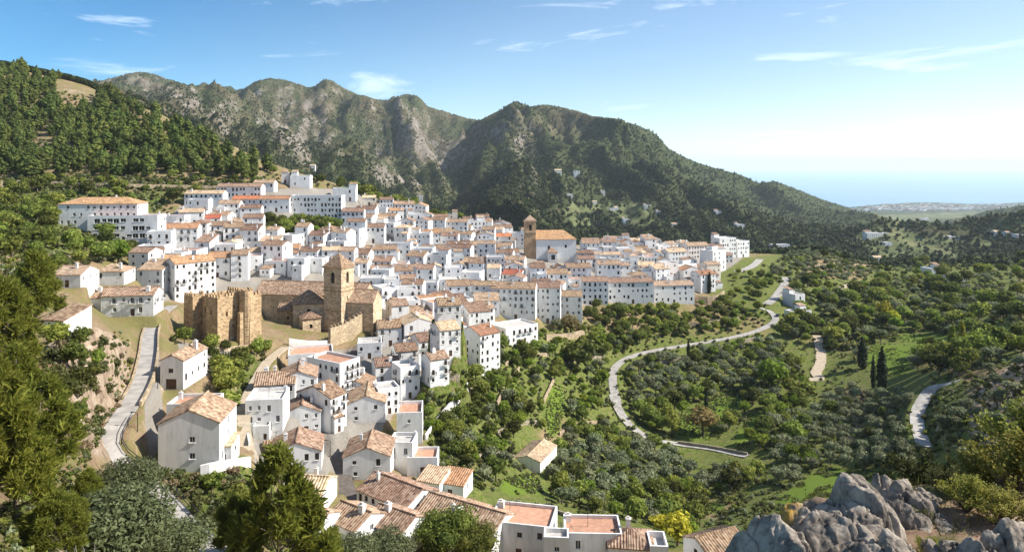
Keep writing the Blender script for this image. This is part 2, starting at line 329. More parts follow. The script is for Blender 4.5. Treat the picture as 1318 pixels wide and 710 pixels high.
# ---------------------------------------------------------------- mesh helpers
def pmesh(name, verts, faces, mats, midx=None, smooth=False):
    me = bpy.data.meshes.new(name)
    verts = np.asarray(verts, np.float32); faces = np.asarray(faces, np.int32); nf, q = faces.shape
    me.vertices.add(len(verts)); me.vertices.foreach_set('co', verts.ravel())
    me.loops.add(nf * q); me.loops.foreach_set('vertex_index', faces.ravel())
    me.polygons.add(nf); me.polygons.foreach_set('loop_start', np.arange(0, nf * q, q, dtype=np.int32))
    me.polygons.foreach_set('loop_total', np.full(nf, q, np.int32))
    if midx is not None: me.polygons.foreach_set('material_index', np.asarray(midx, np.int32))
    if smooth: me.polygons.foreach_set('use_smooth', np.ones(nf, bool))
    for m in (mats if isinstance(mats, (list, tuple)) else [mats]): me.materials.append(m)
    me.update(calc_edges=True); return me
def link(name, data, parent=None, loc=(0, 0, 0), rz=0., **props):
    o = bpy.data.objects.new(name, data); COL.objects.link(o)
    o.location = loc; o.rotation_euler = (0, 0, rz)
    if parent is not None: o.parent = parent
    for a, b in props.items():
        if b is not None: o[a] = b
    return o
def thing(name, label, cat, loc=(0, 0, 0), rz=0., group=None, data=None):
    return link(name, data, None, loc, rz, label=label, category=cat, group=group)
class MB:
    def __init__(s): s.v, s.f, s.m = [], [], []
    def quad(s, *p, m=0):
        i = len(s.v); s.v += [tuple(q) for q in p]; s.f.append(tuple(range(i, i + len(p)))); s.m.append(m)
    def box(s, x0, x1, y0, y1, z0, z1, m=0, T=None, bottom=False):
        c = [Vector((x, y, z)) for z in (z0, z1) for y in (y0, y1) for x in (x0, x1)]
        if T is not None: c = [T @ q for q in c]
        i = len(s.v); s.v += [tuple(q) for q in c]
        fs = [(0, 1, 5, 4), (1, 3, 7, 5), (3, 2, 6, 7), (2, 0, 4, 6), (4, 5, 7, 6)] + [(0, 2, 3, 1)]
        for f in fs: s.f.append(tuple(i + q for q in f)); s.m.append(m)
    def tube(s, pts, rad, seg=6, m=0, cap=True):
        pts = [Vector(p) for p in pts]; rads = rad if isinstance(rad, (list, tuple)) else [rad] * len(pts)
        i0 = len(s.v)
        for j, p in enumerate(pts):
            d = (pts[min(j + 1, len(pts) - 1)] - pts[max(j - 1, 0)]).normalized()
            a = d.cross(Vector((0, 0, 1)) if abs(d.z) < .9 else Vector((1, 0, 0))).normalized(); b = d.cross(a)
            for q in range(seg):
                t = 2 * math.pi * q / seg; s.v.append(tuple(p + (a * math.cos(t) + b * math.sin(t)) * rads[j]))
        for j in range(len(pts) - 1):
            for q in range(seg):
                a, b = i0 + j * seg + q, i0 + j * seg + (q + 1) % seg
                s.f.append((a, a + seg, b + seg, b)); s.m.append(m)
        if cap:
            s.f.append(tuple(i0 + q for q in range(seg))); s.m.append(m)
            s.f.append(tuple(i0 + (len(pts) - 1) * seg + q for q in range(seg))[::-1]); s.m.append(m)
    def mesh(s, name, mats, smooth=False):
        me = bpy.data.meshes.new(name); me.from_pydata(s.v, [], s.f)
        for q in (mats if isinstance(mats, (list, tuple)) else [mats]): me.materials.append(q)
        me.polygons.foreach_set('material_index', s.m)
        if smooth: me.polygons.foreach_set('use_smooth', [True] * len(s.f))
        me.update(); return me
    def build(s, name, mats, parent=None, loc=(0, 0, 0), rz=0., smooth=False, **props):
        return link(name, s.mesh(name, mats, smooth), parent, loc, rz, **props)

# ---------------------------------------------------------------- ground sheets
MEADOW = [[(874,566),(925,566),(958,515),(940,506),(900,518),(866,542)], [(940,582),(960,578),(985,535),(968,530),(945,560)], [(1118,440),(1178,445),(1172,480),(1140,488),(1112,470)],
          [(1150,428),(1225,432),(1235,440),(1160,440)], [(640,618),(690,608),(700,634),(650,638)], [(705,490),(730,500),(720,560),(700,570)], [(1270,420),(1300,418),(1305,440),(1275,440)],
          [(985,600),(1010,594),(1010,610),(985,614)], [(905,650),(930,640),(935,655),(905,665)], [(1000,640),(1060,600),(1180,610),(1200,690),(1000,690)]]
GRASS = [[(530,470),(620,440),(700,420),(780,420),(900,420),(1000,430),(1240,480),(1318,640),(1318,710),(560,710),(540,560)], [(205,600),(320,595),(420,650),(420,710),(260,710)],
         [(300,470),(370,440),(340,500),(330,560),(285,560)], [(0,240),(240,240),(180,300),(100,330),(0,330)], [(0,640),(200,640),(200,710),(0,710)], [(830,340),(1320,300),(1320,480),(1000,430)],
         [(320,280),(450,280),(440,310),(320,310)], [(0,236),(240,240),(345,243),(350,262),(240,262),(0,262)], [(430,230),(600,270),(600,292),(520,285),(430,250)]]
EARTH = [[(70,105),(110,100),(130,135),(95,150),(65,130)], [(40,172),(85,178),(75,205),(35,205)], [(880,645),(940,640),(930,665),(890,660)], [(700,560),(735,545),(745,585),(700,580)], [(1045,335),(1118,338),(1108,358),(1036,354)], [(1090,505),(1110,500),(1105,560),(1080,585)]]
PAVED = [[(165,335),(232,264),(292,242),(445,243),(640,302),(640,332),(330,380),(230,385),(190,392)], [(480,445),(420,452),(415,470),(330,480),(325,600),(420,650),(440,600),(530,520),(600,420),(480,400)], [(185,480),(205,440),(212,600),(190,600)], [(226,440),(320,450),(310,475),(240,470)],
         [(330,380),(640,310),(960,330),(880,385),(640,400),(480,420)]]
near_ok = GY < 620
FIELDS = [[(1088,296),(1175,298),(1240,332),(1130,336)], [(1258,284),(1330,277),(1330,300),(1275,302)], [(1000,322),(1060,316),(1100,326),(1030,334)], [(1110,278),(1260,272),(1250,284),(1150,286)], [(1190,300),(1260,304),(1290,318),(1210,316)], [(735,262),(850,262),(840,292),(720,292)]]
m_field = np.zeros(GPX.shape)
for p in FIELDS: m_field = np.maximum(m_field, inpoly(GPX, PYG, p) * (GY > 560) * 1.)
m_field = blur(m_field, 5)
def mask(polys, k=2): 
    a = np.zeros(GPX.shape)
    for p in polys: a = np.maximum(a, inpoly(GPX, PYG, p) * 1.)
    return blur(a * near_ok, k)
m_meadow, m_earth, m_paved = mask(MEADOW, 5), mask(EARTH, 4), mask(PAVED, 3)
m_grass = np.clip(mask(GRASS, 6) * .62 - m_earth, 0, 1)
slope = np.zeros(GPX.shape)
dzy = np.gradient(GZ, axis=0) / np.gradient(GY, axis=0); dzx = np.gradient(GZ, axis=1) / np.gradient(GX, axis=1)
slope = np.hypot(dzx, dzy)
HILL = blur(inpoly(GPX, PYG, [(-100,70),(140,118),(350,215),(352,234),(-100,234)]) * near_ok * 1., 4)
m_rock_n = np.clip(BANK + .40 * HILL + .5 * sstep(.9, 1.6, slope) * (GY < 300), 0, 1)
# far masks: bare cliffs high up, woods on the lower slopes
hgt = GZ
rk = .10 * sstep(380, 560, hgt) + .30 * sstep(.75, 1.4, slope) + .42 * np.clip(spur + .12, 0, 1) * sstep(360, 450, hgt)
ROCKY = [[(140,100),(190,92),(290,150),(330,190),(240,150),(180,130)], [(340,160),(400,120),(440,190),(400,205),(350,200)], [(480,160),(560,170),(540,260),(470,230)], [(630,160),(700,150),(690,215),(640,200)], [(640,215),(700,220),(690,260),(640,250)], [(560,170),(600,180),(590,240),(555,250)]]
a = np.zeros(GPX.shape)
for p in ROCKY: a = np.maximum(a, inpoly(GPX, PYG, p) * 1.)
rk = rk + .26 * blur(a * (GY > 900), 6)
rk *= (1 - .65 * sstep(690, 800, GPX)) * (.78 + .22 * sstep(300, 420, GPX))
m_rock_f = np.clip(rk, 0, 1)
vegd = (.55 + .45 * (1 - sstep(380, 640, hgt))) * (.55 + .9 * np.clip(.5 + .9 * fbm(GX / 190, GY / 260, 4, 44), 0, 1)) * (1 - .95 * np.clip(m_rock_f * 1.3, 0, 1))
vegd = np.clip(vegd + .22 * sstep(700, 820, GPX), 0, 1.2) * (1 - .45 * sstep(1060, 1130, GPX)) * (1 - .8 * m_field)
sv = [(-50000, 1500, 0), (50000, 1500, 0), (50000, 51000, 0), (-50000, 51000, 0)]
link('sea', pmesh('sea', sv, [(0, 1, 2, 3)], MAT['sea']), kind='structure')
# ground under and behind the view point
def ribbon(name, c, width, mat, lift=.12, kerb=0., thick=.5, **props):
    mb = MB(); prev = None
    for i, p in enumerate(c):
        d = (c[min(i + 1, len(c) - 1)] - c[max(i - 1, 0)]); d.z = 0; d.normalize(); s = Vector((d.y, -d.x, 0)) * width / 2
        l_ = lift + p.y * .0005; u = Vector((0, 0, l_)); dn = Vector((0, 0, l_ - thick))
        row = (p - s + dn, p - s + u, p + s + u, p + s + dn)
        if prev:
            for q in range(3): mb.quad(prev[q], prev[q + 1], row[q + 1], row[q])
        prev = row
    return mb.build(name, mat, **props)
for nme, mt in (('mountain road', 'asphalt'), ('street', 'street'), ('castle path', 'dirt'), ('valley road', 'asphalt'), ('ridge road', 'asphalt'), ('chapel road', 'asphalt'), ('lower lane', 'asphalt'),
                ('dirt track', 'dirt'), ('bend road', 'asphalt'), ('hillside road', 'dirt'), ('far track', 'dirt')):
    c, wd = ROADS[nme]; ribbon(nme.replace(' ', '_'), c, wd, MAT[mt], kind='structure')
# ---------------------------------------------------------------- building materials
def wallmat(name, c, orand=.05):
    k = NT(name, .85, .2); v = k.coord('Object')
    d = k.noise(k.coord('Object', (1, 1, .25)), 1.1, 6, .7)
    a = k.ramp(d, [(.30, tuple(x * .66 for x in c)), (.46, tuple(x * .92 for x in c)), (.62, c)])
    sz = k.n('ShaderNodeSeparateXYZ'); k.l(v, sz.inputs[0]); bs = k.math('ADD', sz.outputs[2], k.math('MULTIPLY', k.math('SUBTRACT', k.noise(v, .9, 5, .7), .5), 3.2))
    a = k.mix(k.rng(bs, .55, -.35, 0, .42), a, tuple(x * y for x, y in zip(c, (.60, .55, .48))))
    r = k.n('ShaderNodeObjectInfo').outputs['Random']; hs = k.n('ShaderNodeHueSaturation'); k.l(a, hs.inputs['Color'])
    k.l(k.rng(r, 0, 1, 1 - orand * 2, 1.0), hs.inputs['Value']); k.col(hs.outputs[0])
    k.bump(k.noise(v, 6, 4), .15, .03); return k.m
MAT['white'] = wallmat('whitewash', (.84, .825, .79), .08); MAT['cream'] = wallmat('cream_render', (.78, .70, .58)); MAT['pink'] = wallmat('pinkish_render', (.80, .72, .66))
def tilemat(name, c0, c1, c2):
    k = NT(name, .9, .15); uv = k.n('ShaderNodeUVMap').outputs[0]
    m = k.n('ShaderNodeMapping'); m.inputs['Scale'].default_value = (1 / .42, 1 / .45, 1); k.l(uv, m.inputs['Vector'])
    vr = k.n('ShaderNodeTexVoronoi', Scale=1.0, Randomness=.35); k.l(m.outputs[0], vr.inputs['Vector'])
    sp = k.n('ShaderNodeSeparateColor'); k.l(vr.outputs['Color'], sp.inputs[0])
    tile = k.ramp(sp.outputs[0], [(.05, c0), (.5, c1), (.95, c2)])
    v = k.coord('Object'); st = k.noise(v, .55, 6, .7)
    g = k.mix(k.rng(st, .50, .66, 0, .55), tile, (.17, .135, .10))
    lich = k.noise(v, 3.2, 4, .6); g = k.mix(k.rng(lich, .60, .72, 0, .35), g, (.40, .36, .28))
    r = k.n('ShaderNodeObjectInfo').outputs['Random']; hs = k.n('ShaderNodeHueSaturation'); k.l(g, hs.inputs['Color'])
    k.l(k.rng(r, 0, 1, .75, 1.2), hs.inputs['Value']); k.l(k.rng(r, 0, 1, .492, .515), hs.inputs['Hue']); k.col(hs.outputs[0])
    sx = k.n('ShaderNodeSeparateXYZ'); k.l(m.outputs[0], sx.inputs[0])
    wv = k.math('ABSOLUTE', k.math('SINE', k.math('MULTIPLY', sx.outputs[0], math.pi)))
    stp = k.math('FRACT', sx.outputs[1]); hh = k.math('ADD', wv, k.math('MULTIPLY', stp, .5))
    k.bump(hh, .55, .10); return k.m
MAT['terracotta'] = tilemat('terracotta_tiles', (.19, .110, .072), (.33, .205, .140), (.45, .32, .23))
MAT['brown'] = tilemat('brown_tiles', (.15, .085, .055), (.27, .16, .105), (.38, .265, .18))
MAT['orange'] = tilemat('orange_tiles', (.28, .135, .072), (.40, .205, .115), (.48, .28, .165))
MAT['pale'] = tilemat('pale_tiles', (.34, .22, .14), (.50, .35, .23), (.60, .46, .32))
MAT['red'] = tilemat('red_tiles', (.34, .09, .05), (.44, .13, .07), (.48, .17, .10))
MAT['terr_floor'] = flat('terrace_tiles', (.46, .25, .16), .85, .2, 1.5, orand=.15)
MAT['grey_floor'] = flat('grey_terrace', (.46, .43, .39), .9, .2, 1.0, orand=.15)
MAT['glass'] = flat('window_glass', (.020, .024, .030), .15, .3, 1, .6)
MAT['frame'] = flat('brown_frame', (.12, .075, .045), .7, .2, 4); MAT['wframe'] = flat('white_frame', (.62, .60, .57), .6, .1, 4)
MAT['door'] = flat('door_wood', (.10, .055, .032), .7, .3, 3); MAT['iron'] = flat('dark_iron', (.03, .03, .032), .6, .2, 5)
MAT['shutter'] = flat('green_shutter', (.05, .09, .07), .7, .2, 5); MAT['coping'] = flat('coping', (.62, .53, .44), .9, .15, 3)
def stonemat(name, c, sc_=1.0, mortar=(.40, .34, .26)):
    k = NT(name, .95, .1); v = k.coord('Object')
    vr = k.n('ShaderNodeTexVoronoi', Scale=1.7 * sc_, feature='F1'); k.l(k.coord('Object', (1, 1, 1.7)), vr.inputs['Vector'])
    sp = k.n('ShaderNodeSeparateColor'); k.l(vr.outputs['Color'], sp.inputs[0])
    st = k.ramp(sp.outputs[0], [(.1, tuple(x * .62 for x in c)), (.5, c), (.9, tuple(min(1, x * 1.25) for x in c))])
    big = k.noise(v, .35, 7, .7); g = k.mix(k.rng(big, .40, .68, 0, .75), st, tuple(x * .6 for x in c))
    g = k.mix(k.rng(k.noise(v, 1.1, 5, .7), .58, .7, 0, .6), g, mortar); k.col(g)
    k.bump(k.math('ADD', vr.outputs['Distance'], k.noise(v, 5, 5, .7)), .7, .12); return k.m
MAT['castle'] = stonemat('castle_stone', (.47, .33, .19)); MAT['church'] = stonemat('church_sandstone', (.60, .46, .30), .9, (.56, .46, .33))
MAT['belfry'] = stonemat('belfry_brick', (.48, .32, .19), 1.6, (.45, .34, .22)); MAT['drystone'] = stonemat('dry_stone', (.36, .30, .22), 1.4)
MAT['sandwall'] = stonemat('terrace_wall_stone', (.44, .34, .22), 1.1)

# ---------------------------------------------------------------- house kit
class Roof:
    def __init__(s): s.v, s.f, s.uv = [], [], []
    def slab(s, e0, e1, up, inl=0., inr=0., corr=.0, per=.42, thick=.16):
        e0, e1, up = Vector(e0), Vector(e1), Vector(up); L = (e1 - e0).length; ln = up.length
        nrm = (e1 - e0).cross(up).normalized()
        if nrm.z < 0: nrm = -nrm
        k = max(2, int(round(L / per))) * (2 if corr else 0) or 6
        ts = sorted(set([i / k for i in range(k + 1)] + [x for x in (inl, 1 - inr) if 0 < x < 1]))
        base = len(s.v); dn = nrm * thick
        for j, t in enumerate(ts):
            tm = min(1, t / inl if inl > 0 else 1, (1 - t) / inr if inr > 0 else 1)
            h = nrm * (corr if (corr and j % 2) else 0)
            a = e0 + (e1 - e0) * t
            s.v += [tuple(a + h), tuple(a + up * tm + h), tuple(a - dn), tuple(a + up * tm - dn)]
            s.uv += [(t * L, 0), (t * L, ln * tm), (t * L, 0), (t * L, ln * tm)]
        for j in range(len(ts) - 1):
            a, b = base + 4 * j, base + 4 * j + 4
            s.f += [(a, b, b + 1, a + 1), (a + 2, a + 3, b + 3, b + 2), (a, a + 2, b + 2, b)]
        a = base; s.f.append((a, a + 1, a + 3, a + 2)); a = base + 4 * (len(ts) - 1); s.f.append((a, a + 2, a + 3, a + 1))
    def ridge(s, p0, p1, r=.13):
        p0, p1 = Vector(p0), Vector(p1); d = (p1 - p0).normalized(); sd = d.cross(Vector((0, 0, 1))).normalized() * r; u = Vector((0, 0, r))
        b = len(s.v)
        for p in (p0, p1):
            for q in (-sd - u * .6, -sd * .6 + u * .6, sd * .6 + u * .6, sd - u * .6): s.v.append(tuple(p + q)); s.uv.append((p.x * .9, p.y * .9))
        s.f += [(b, b + 1, b + 5, b + 4), (b + 1, b + 2, b + 6, b + 5), (b + 2, b + 3, b + 7, b + 6), (b, b + 3, b + 2, b + 1), (b + 4, b + 5, b + 6, b + 7)]
    def build(s, mat, parent, name='roof'):
        me = bpy.data.meshes.new(name); me.from_pydata(s.v, [], s.f); uv = me.uv_layers.new(name='UVMap')
        li = np.zeros(len(me.loops), np.int32); me.loops.foreach_get('vertex_index', li)
        uv.data.foreach_set('uv', np.array(s.uv, np.float32)[li].ravel()); me.materials.append(mat); me.update()
        return link(name, me, parent)
def panel(mb, p0, u, n, W, z0, z1, ops, rec=.2, m=0):
    """a wall sheet with real openings and their reveals; u along the wall, n outward"""
    p0, u, n = Vector(p0), Vector(u), Vector(n)
    P_ = lambda x, z, o=0: p0 + u * x - n * o + Vector((0, 0, z))
    ops = [o for o in ops if o[0] > .05 and o[1] < W - .05 and o[2] >= z0 and o[3] < z1 - .02]
    xs = sorted({0, W, *[o[0] for o in ops], *[o[1] for o in ops]}); zs = sorted({z0, z1, *[o[2] for o in ops], *[o[3] for o in ops]})
    for zi in range(len(zs) - 1):
        run = None; zc = (zs[zi] + zs[zi + 1]) / 2
        for xi in range(len(xs) - 1):
            xc = (xs[xi] + xs[xi + 1]) / 2; hole = any(o[0] < xc < o[1] and o[2] < zc < o[3] for o in ops)
            if hole:
                if run is not None: mb.quad(P_(run, zs[zi]), P_(xs[xi], zs[zi]), P_(xs[xi], zs[zi + 1]), P_(run, zs[zi + 1]), m=m); run = None
            elif run is None: run = xs[xi]
        if run is not None: mb.quad(P_(run, zs[zi]), P_(W, zs[zi]), P_(W, zs[zi + 1]), P_(run, zs[zi + 1]), m=m)
    for a, b, c, d in [o[:4] for o in ops]:
        mb.quad(P_(a, c), P_(a, d), P_(a, d, rec), P_(a, c, rec), m=m); mb.quad(P_(b, d), P_(b, c), P_(b, c, rec), P_(b, d, rec), m=m)
        mb.quad(P_(a, d), P_(b, d), P_(b, d, rec), P_(a, d, rec), m=m); mb.quad(P_(b, c), P_(a, c), P_(a, c, rec), P_(b, c, rec), m=m)
    return ops
WCACHE = {}
def win_mesh(w, h, kind):                       # origin at the bottom middle of the opening, outward = -y
    key = (round(w, 2), round(h, 2), kind)
    if key in WCACHE: return WCACHE[key]
    mb = MB(); f = .07 if kind != 'far' else .0
    if kind == 'far':
        mb.quad((-w / 2, .17, 0), (w / 2, .17, 0), (w / 2, .17, h), (-w / 2, .17, h)); g = (mb.mesh('window', MAT['glass']), None, None)
    elif kind == 'flush':
        mb.box(-w / 2, w / 2, -.03, .0, 0, h); g = (mb.mesh('window', MAT['glass']), None, None)
    elif kind == 'door':
        mb.box(-w / 2, w / 2, .12, .2, 0, h); g = (mb.mesh('door', MAT['door']), None, None)
    else:
        mb.quad((-w / 2, .17, 0), (w / 2, .17, 0), (w / 2, .17, h), (-w / 2, .17, h)); fb = MB()
        fb.box(-w / 2, -w / 2 + f, .09, .16, 0, h); fb.box(w / 2 - f, w / 2, .09, .16, 0, h); fb.box(-w / 2 + f, w / 2 - f, .09, .16, h - f, h); fb.box(-w / 2 + f, w / 2 - f, .09, .16, 0, f)
        fb.box(-f * .4, f * .4, .10, .15, f, h - f)
        sb = MB(); sb.box(-w / 2 - .08, w / 2 + .08, -.10, .0, -.09, -.003)
        g = (mb.mesh('window', MAT['glass']), fb.mesh('frame', MAT['frame'] if kind == 'wood' else MAT['wframe']), sb.mesh('sill', MAT['white']))
    WCACHE[key] = g; return g
BALC = {}
def balcony_mesh(w):
    k = round(w, 2)
    if k not in BALC:
        mb = MB(); mb.box(-w / 2, w / 2, -.62, .0, -.12, 0, m=0); i = 0
        for x in np.linspace(-w / 2 + .04, w / 2 - .04, max(6, int(w / .16))): mb.box(x - .015, x + .015, -.60, -.57, 0, .78, m=1)
        for x in (-w / 2 + .02, w / 2 - .05):
            for y in (-.45, -.3, -.15): mb.box(x, x + .03, y, y + .03, 0, .78, m=1)
            mb.box(x, x + .03, -.60, 0, .78, .82, m=1)
        mb.box(-w / 2 + .02, w / 2 - .02, -.61, -.56, .78, .82, m=1); BALC[k] = mb.mesh('balcony', [MAT['white'], MAT['iron']])
    return BALC[k]
CHIM = {}
def chimney_mesh(k):
    if k not in CHIM:
        mb = MB(); s = (.5, .65, .8)[k]; h = (1.0, 1.3, .9)[k]; mb.box(-s / 2, s / 2, -s * .4, s * .4, -.9, h, m=0); mb.box(-s / 2 - .06, s / 2 + .06, -s * .4 - .06, s * .4 + .06, h + .002, h + .09, m=0)
        mb.box(-s / 4, s / 4, -s * .2, s * .2, h + .092, h + .34, m=1); CHIM[k] = mb.mesh('chimney', [MAT['white'], MAT['terracotta'] if False else MAT['coping']])
    return CHIM[k]
AER = []
def aerial_mesh():
    if not AER:
        mb = MB(); mb.tube([(0, 0, -.5), (0, 0, 2.0)], .03, 4); mb.tube([(-.5, 0, 1.9), (.5, 0, 1.9)], .02, 4)
        for x in (-.4, -.15, .1, .35): mb.tube([(x, -.3, 1.9), (x, .3, 1.9)], .015, 4)
        AER.append(mb.mesh('aerial', MAT['iron']))
    return AER[0]
HOUSES = []
def level(pos, w, d, yaw, m0=.6, m1=2.6):
    """cut the slope level under a footprint"""
    r_ = math.hypot(w, d) / 2 + m1; idx = np.nonzero((np.abs(GX - pos[0]) < r_) & (np.abs(GY - pos[1]) < r_))
    c_, s_ = math.cos(R(yaw)), math.sin(R(yaw)); dx, dy = GX[idx] - pos[0], GY[idx] - pos[1]
    u, v = np.abs(dx * c_ + dy * s_) - w / 2, np.abs(-dx * s_ + dy * c_) - d / 2; e = np.maximum(np.maximum(u, v), 0)
    t = 1 - sstep(m0, m1, e); GZ[idx] = GZ[idx] * (1 - t) + (pos[2] - .05) * t
def house(pos, w, d, h, yaw=0., roof='gx', col='terracotta', wall='white', s=1., base=4., near=False, label=None, rise=None, corr=0., dens=1., balc=0., chim=1, doors=1,
          cat='house', name='house', annex=None, seed=0, winw=None, arch=False, group='white houses of the hillside village', sides=True, par=.55, ops_extra=None):
    q = random.Random(seed or int(pos[0] * 31 + pos[1] * 17)); yr = R(yaw)
    T = thing(name, label, cat, pos, yr, group); level(pos, w, d, yaw)
    mb = MB(); sh = 2.75 * s; ww = (winw or .95) * s; wh = 1.25 * s; flatr = roof in ('flat', 'terr')
    z1 = h + (par if flatr else 0); x0, x1, y0, y1 = -w / 2, w / 2, -d / 2, d / 2
    if rise is None: rise = {'gx': .36 * d / 2, 'gy': .36 * w / 2, 'hip': .40 * min(w, d) / 2, 'mono': .26 * d, 'pyr': .55 * min(w, d) / 2}.get(roof, 0)
    cx_, sx_ = math.cos(yr), math.sin(yr); view = Vector((-pos[0], -pos[1], 0)).normalized()
    faces = {'front': ((x0, y0, 0), (1, 0, 0), (0, -1, 0), w), 'right': ((x1, y0, 0), (0, 1, 0), (1, 0, 0), d), 'back': ((x1, y1, 0), (-1, 0, 0), (0, 1, 0), w), 'left': ((x0, y1, 0), (0, -1, 0), (-1, 0, 0), d)}
    wins = []
    for fn, (p0, u, nn, W) in faces.items():
        nw = Vector((nn[0] * cx_ - nn[1] * sx_, nn[0] * sx_ + nn[1] * cx_, 0)); ops = []
        if nw.dot(view) > -.12 and (fn == 'front' or sides):
            ns = max(1, int((h + .35 * s) / sh)); ncol = max(1, int(W / (2.15 * s) * dens * (1 if fn == 'front' else .8)))
            for a in range(ns):
                zb = h - (ns - a) * sh + .85 * s
                if zb < .3: zb = .35
                for c in range(ncol):
                    xc = (c + .5) / ncol * W + q.uniform(-.2, .2) * s
                    if q.random() < (.22 if fn == 'front' else .45): continue
                    tall = q.random() < .35; b_ = balc and a > 0 and fn != 'back' and q.random() < balc
                    w_, h_ = (ww * 1.05, wh * 1.35) if (tall or b_) else (ww * q.choice((1, 1, .8)), wh * q.choice((1, 1, .75)))
                    zz = zb - (.45 * s if (tall or b_) else 0); kd = 'win'
                    if a == 0 and c == ncol // 2 and doors and fn == 'front': w_, h_, zz, kd, b_ = 1.15 * s, 2.1 * s, .02, 'door', False
                    if zz + h_ < h - .12: ops.append((xc - w_ / 2, xc + w_ / 2, max(zz, .01), max(zz, .01) + h_, kd, b_))
        if ops_extra and fn in ops_extra: ops = ops_extra[fn]
        got = panel(mb, p0, u, nn, W, -base, z1, ops)
        ang = {'front': 0, 'right': R(90), 'back': R(180), 'left': R(-90)}[fn]
        for o in got:
            c = Vector(p0) + Vector(u) * (o[0] + o[1]) / 2 + Vector((0, 0, o[2])); wins.append((c, ang, o))
    def gab(a, b, top): mb.quad(a, b, top)
    if roof == 'gx':
        for x in (x0, x1): gab((x, y0, h), (x, y1, h), (x, 0, h + rise - .02))
    elif roof == 'gy':
        for y in (y0, y1): gab((x0, y, h), (x1, y, h), (0, y, h + rise - .02))
    elif roof == 'mono':
        mb.quad((x0, y1, h), (x1, y1, h), (x1, y1, h + rise - .02), (x0, y1, h + rise - .02)); gab((x0, y0, h), (x0, y1, h), (x0, y1, h + rise - .02)); gab((x1, y0, h), (x1, y1, h), (x1, y1, h + rise - .02))
    elif flatr:
        t = .22
        for a in ((x0, x1, y0, y0 + t), (x0, x1, y1 - t, y1), (x0, x0 + t, y0 + t, y1 - t), (x1 - t, x1, y0 + t, y1 - t)):
            mb.quad((a[0], a[2], z1), (a[1], a[2], z1), (a[1], a[3], z1), (a[0], a[3], z1))
        i = [(x0 + t, y0 + t), (x1 - t, y0 + t), (x1 - t, y1 - t), (x0 + t, y1 - t)]
        for k_ in range(4):
            a, b = i[k_], i[(k_ + 1) % 4]; mb.quad((*a, h), (*b, h), (*b, z1), (*a, z1))
    mb.build('wall', MAT[wall], T)
    r = Roof(); o = .28 * s; rm = MAT[col]; cr = corr
    if roof == 'gx':
        k_ = rise / (d / 2); e = h - o * k_
        r.slab((x0 - .1, y0 - o, e), (x1 + .1, y0 - o, e), (0, d / 2 + o, rise + o * k_), corr=cr); r.slab((x1 + .1, y1 + o, e), (x0 - .1, y1 + o, e), (0, -d / 2 - o, rise + o * k_), corr=cr); r.ridge((x0 - .1, 0, h + rise + .08), (x1 + .1, 0, h + rise + .08))
    elif roof == 'gy':
        k_ = rise / (w / 2); e = h - o * k_
        r.slab((x1 + o, y0 - .1, e), (x1 + o, y1 + .1, e), (-w / 2 - o, 0, rise + o * k_), corr=cr); r.slab((x0 - o, y1 + .1, e), (x0 - o, y0 - .1, e), (w / 2 + o, 0, rise + o * k_), corr=cr); r.ridge((0, y0 - .1, h + rise + .08), (0, y1 + .1, h + rise + .08))
    elif roof in ('hip', 'pyr'):
        a = min(w, d) / 2 + o; k_ = rise / (min(w, d) / 2); e = h - o * k_; up = rise + o * k_; W_, D_ = w + 2 * o, d + 2 * o
        r.slab((x0 - o, y0 - o, e), (x1 + o, y0 - o, e), (0, a, up), a / W_, a / W_, cr); r.slab((x1 + o, y1 + o, e), (x0 - o, y1 + o, e), (0, -a, up), a / W_, a / W_, cr)
        r.slab((x1 + o, y0 - o, e), (x1 + o, y1 + o, e), (-a, 0, up), a / D_, a / D_, cr); r.slab((x0 - o, y1 + o, e), (x0 - o, y0 - o, e), (a, 0, up), a / D_, a / D_, cr)
    elif roof == 'mono':
        k_ = rise / d; e = h - o * k_; r.slab((x0 - .1, y0 - o, e), (x1 + .1, y0 - o, e), (0, d + o + .12, rise + (o + .12) * k_), corr=cr)
    if flatr:
        t = .222; fm = MB(); fm.quad((x0 + t, y0 + t, h), (x1 - t, y0 + t, h), (x1 - t, y1 - t, h), (x0 + t, y1 - t, h)); ro = fm.build('roof_terrace', MAT['terr_floor' if roof == 'terr' else 'grey_floor'], T)
        if q.random() < .6 and not near:
            hb = MB(); a, b = q.uniform(.3, .5) * w, q.uniform(.35, .55) * d; hx = q.choice((-1, 1)) * (w / 2 - a / 2 - .02); hy = d / 2 - b / 2 - .02; hh = 2.3 * s
            hb.box(hx - a / 2, hx + a / 2, hy - b / 2, hy + b / 2, h + .003, h + hh); so = hb.build('stair_house', MAT[wall], T)
            rr = Roof(); rr.slab((hx - a / 2 - .15, hy - b / 2 - .2, h + hh + .19), (hx + a / 2 + .15, hy - b / 2 - .2, h + hh + .19), (0, b + .3, .25 * b)); rr.build(MAT[q.choice(('terracotta', 'brown', 'pale'))], so)
    else: ro = r.build(rm, T)
    for _ in range(chim):
        if flatr: cx2, cy2, cz = q.choice((-1, 1)) * w * .42, d * .3, h
        else: cx2, cy2 = q.uniform(-.38, .38) * w, q.uniform(.05, .3) * d * q.choice((-1, 1)); cz = h + rise * (1 - abs(cy2) / (d / 2)) if roof != 'gy' else h + rise * (1 - abs(cx2) / (w / 2))
        link('chimney', chimney_mesh(q.randrange(3)), ro, (cx2, cy2, cz), 0)
    if q.random() < .4 and T.location.y < 330: link('aerial', aerial_mesh(), ro, (q.uniform(-.3, .3) * w, q.uniform(-.2, .2) * d, h + rise * .7), q.uniform(0, 3))
    wk = q.choice(('wood', 'white')) if near else 'far'
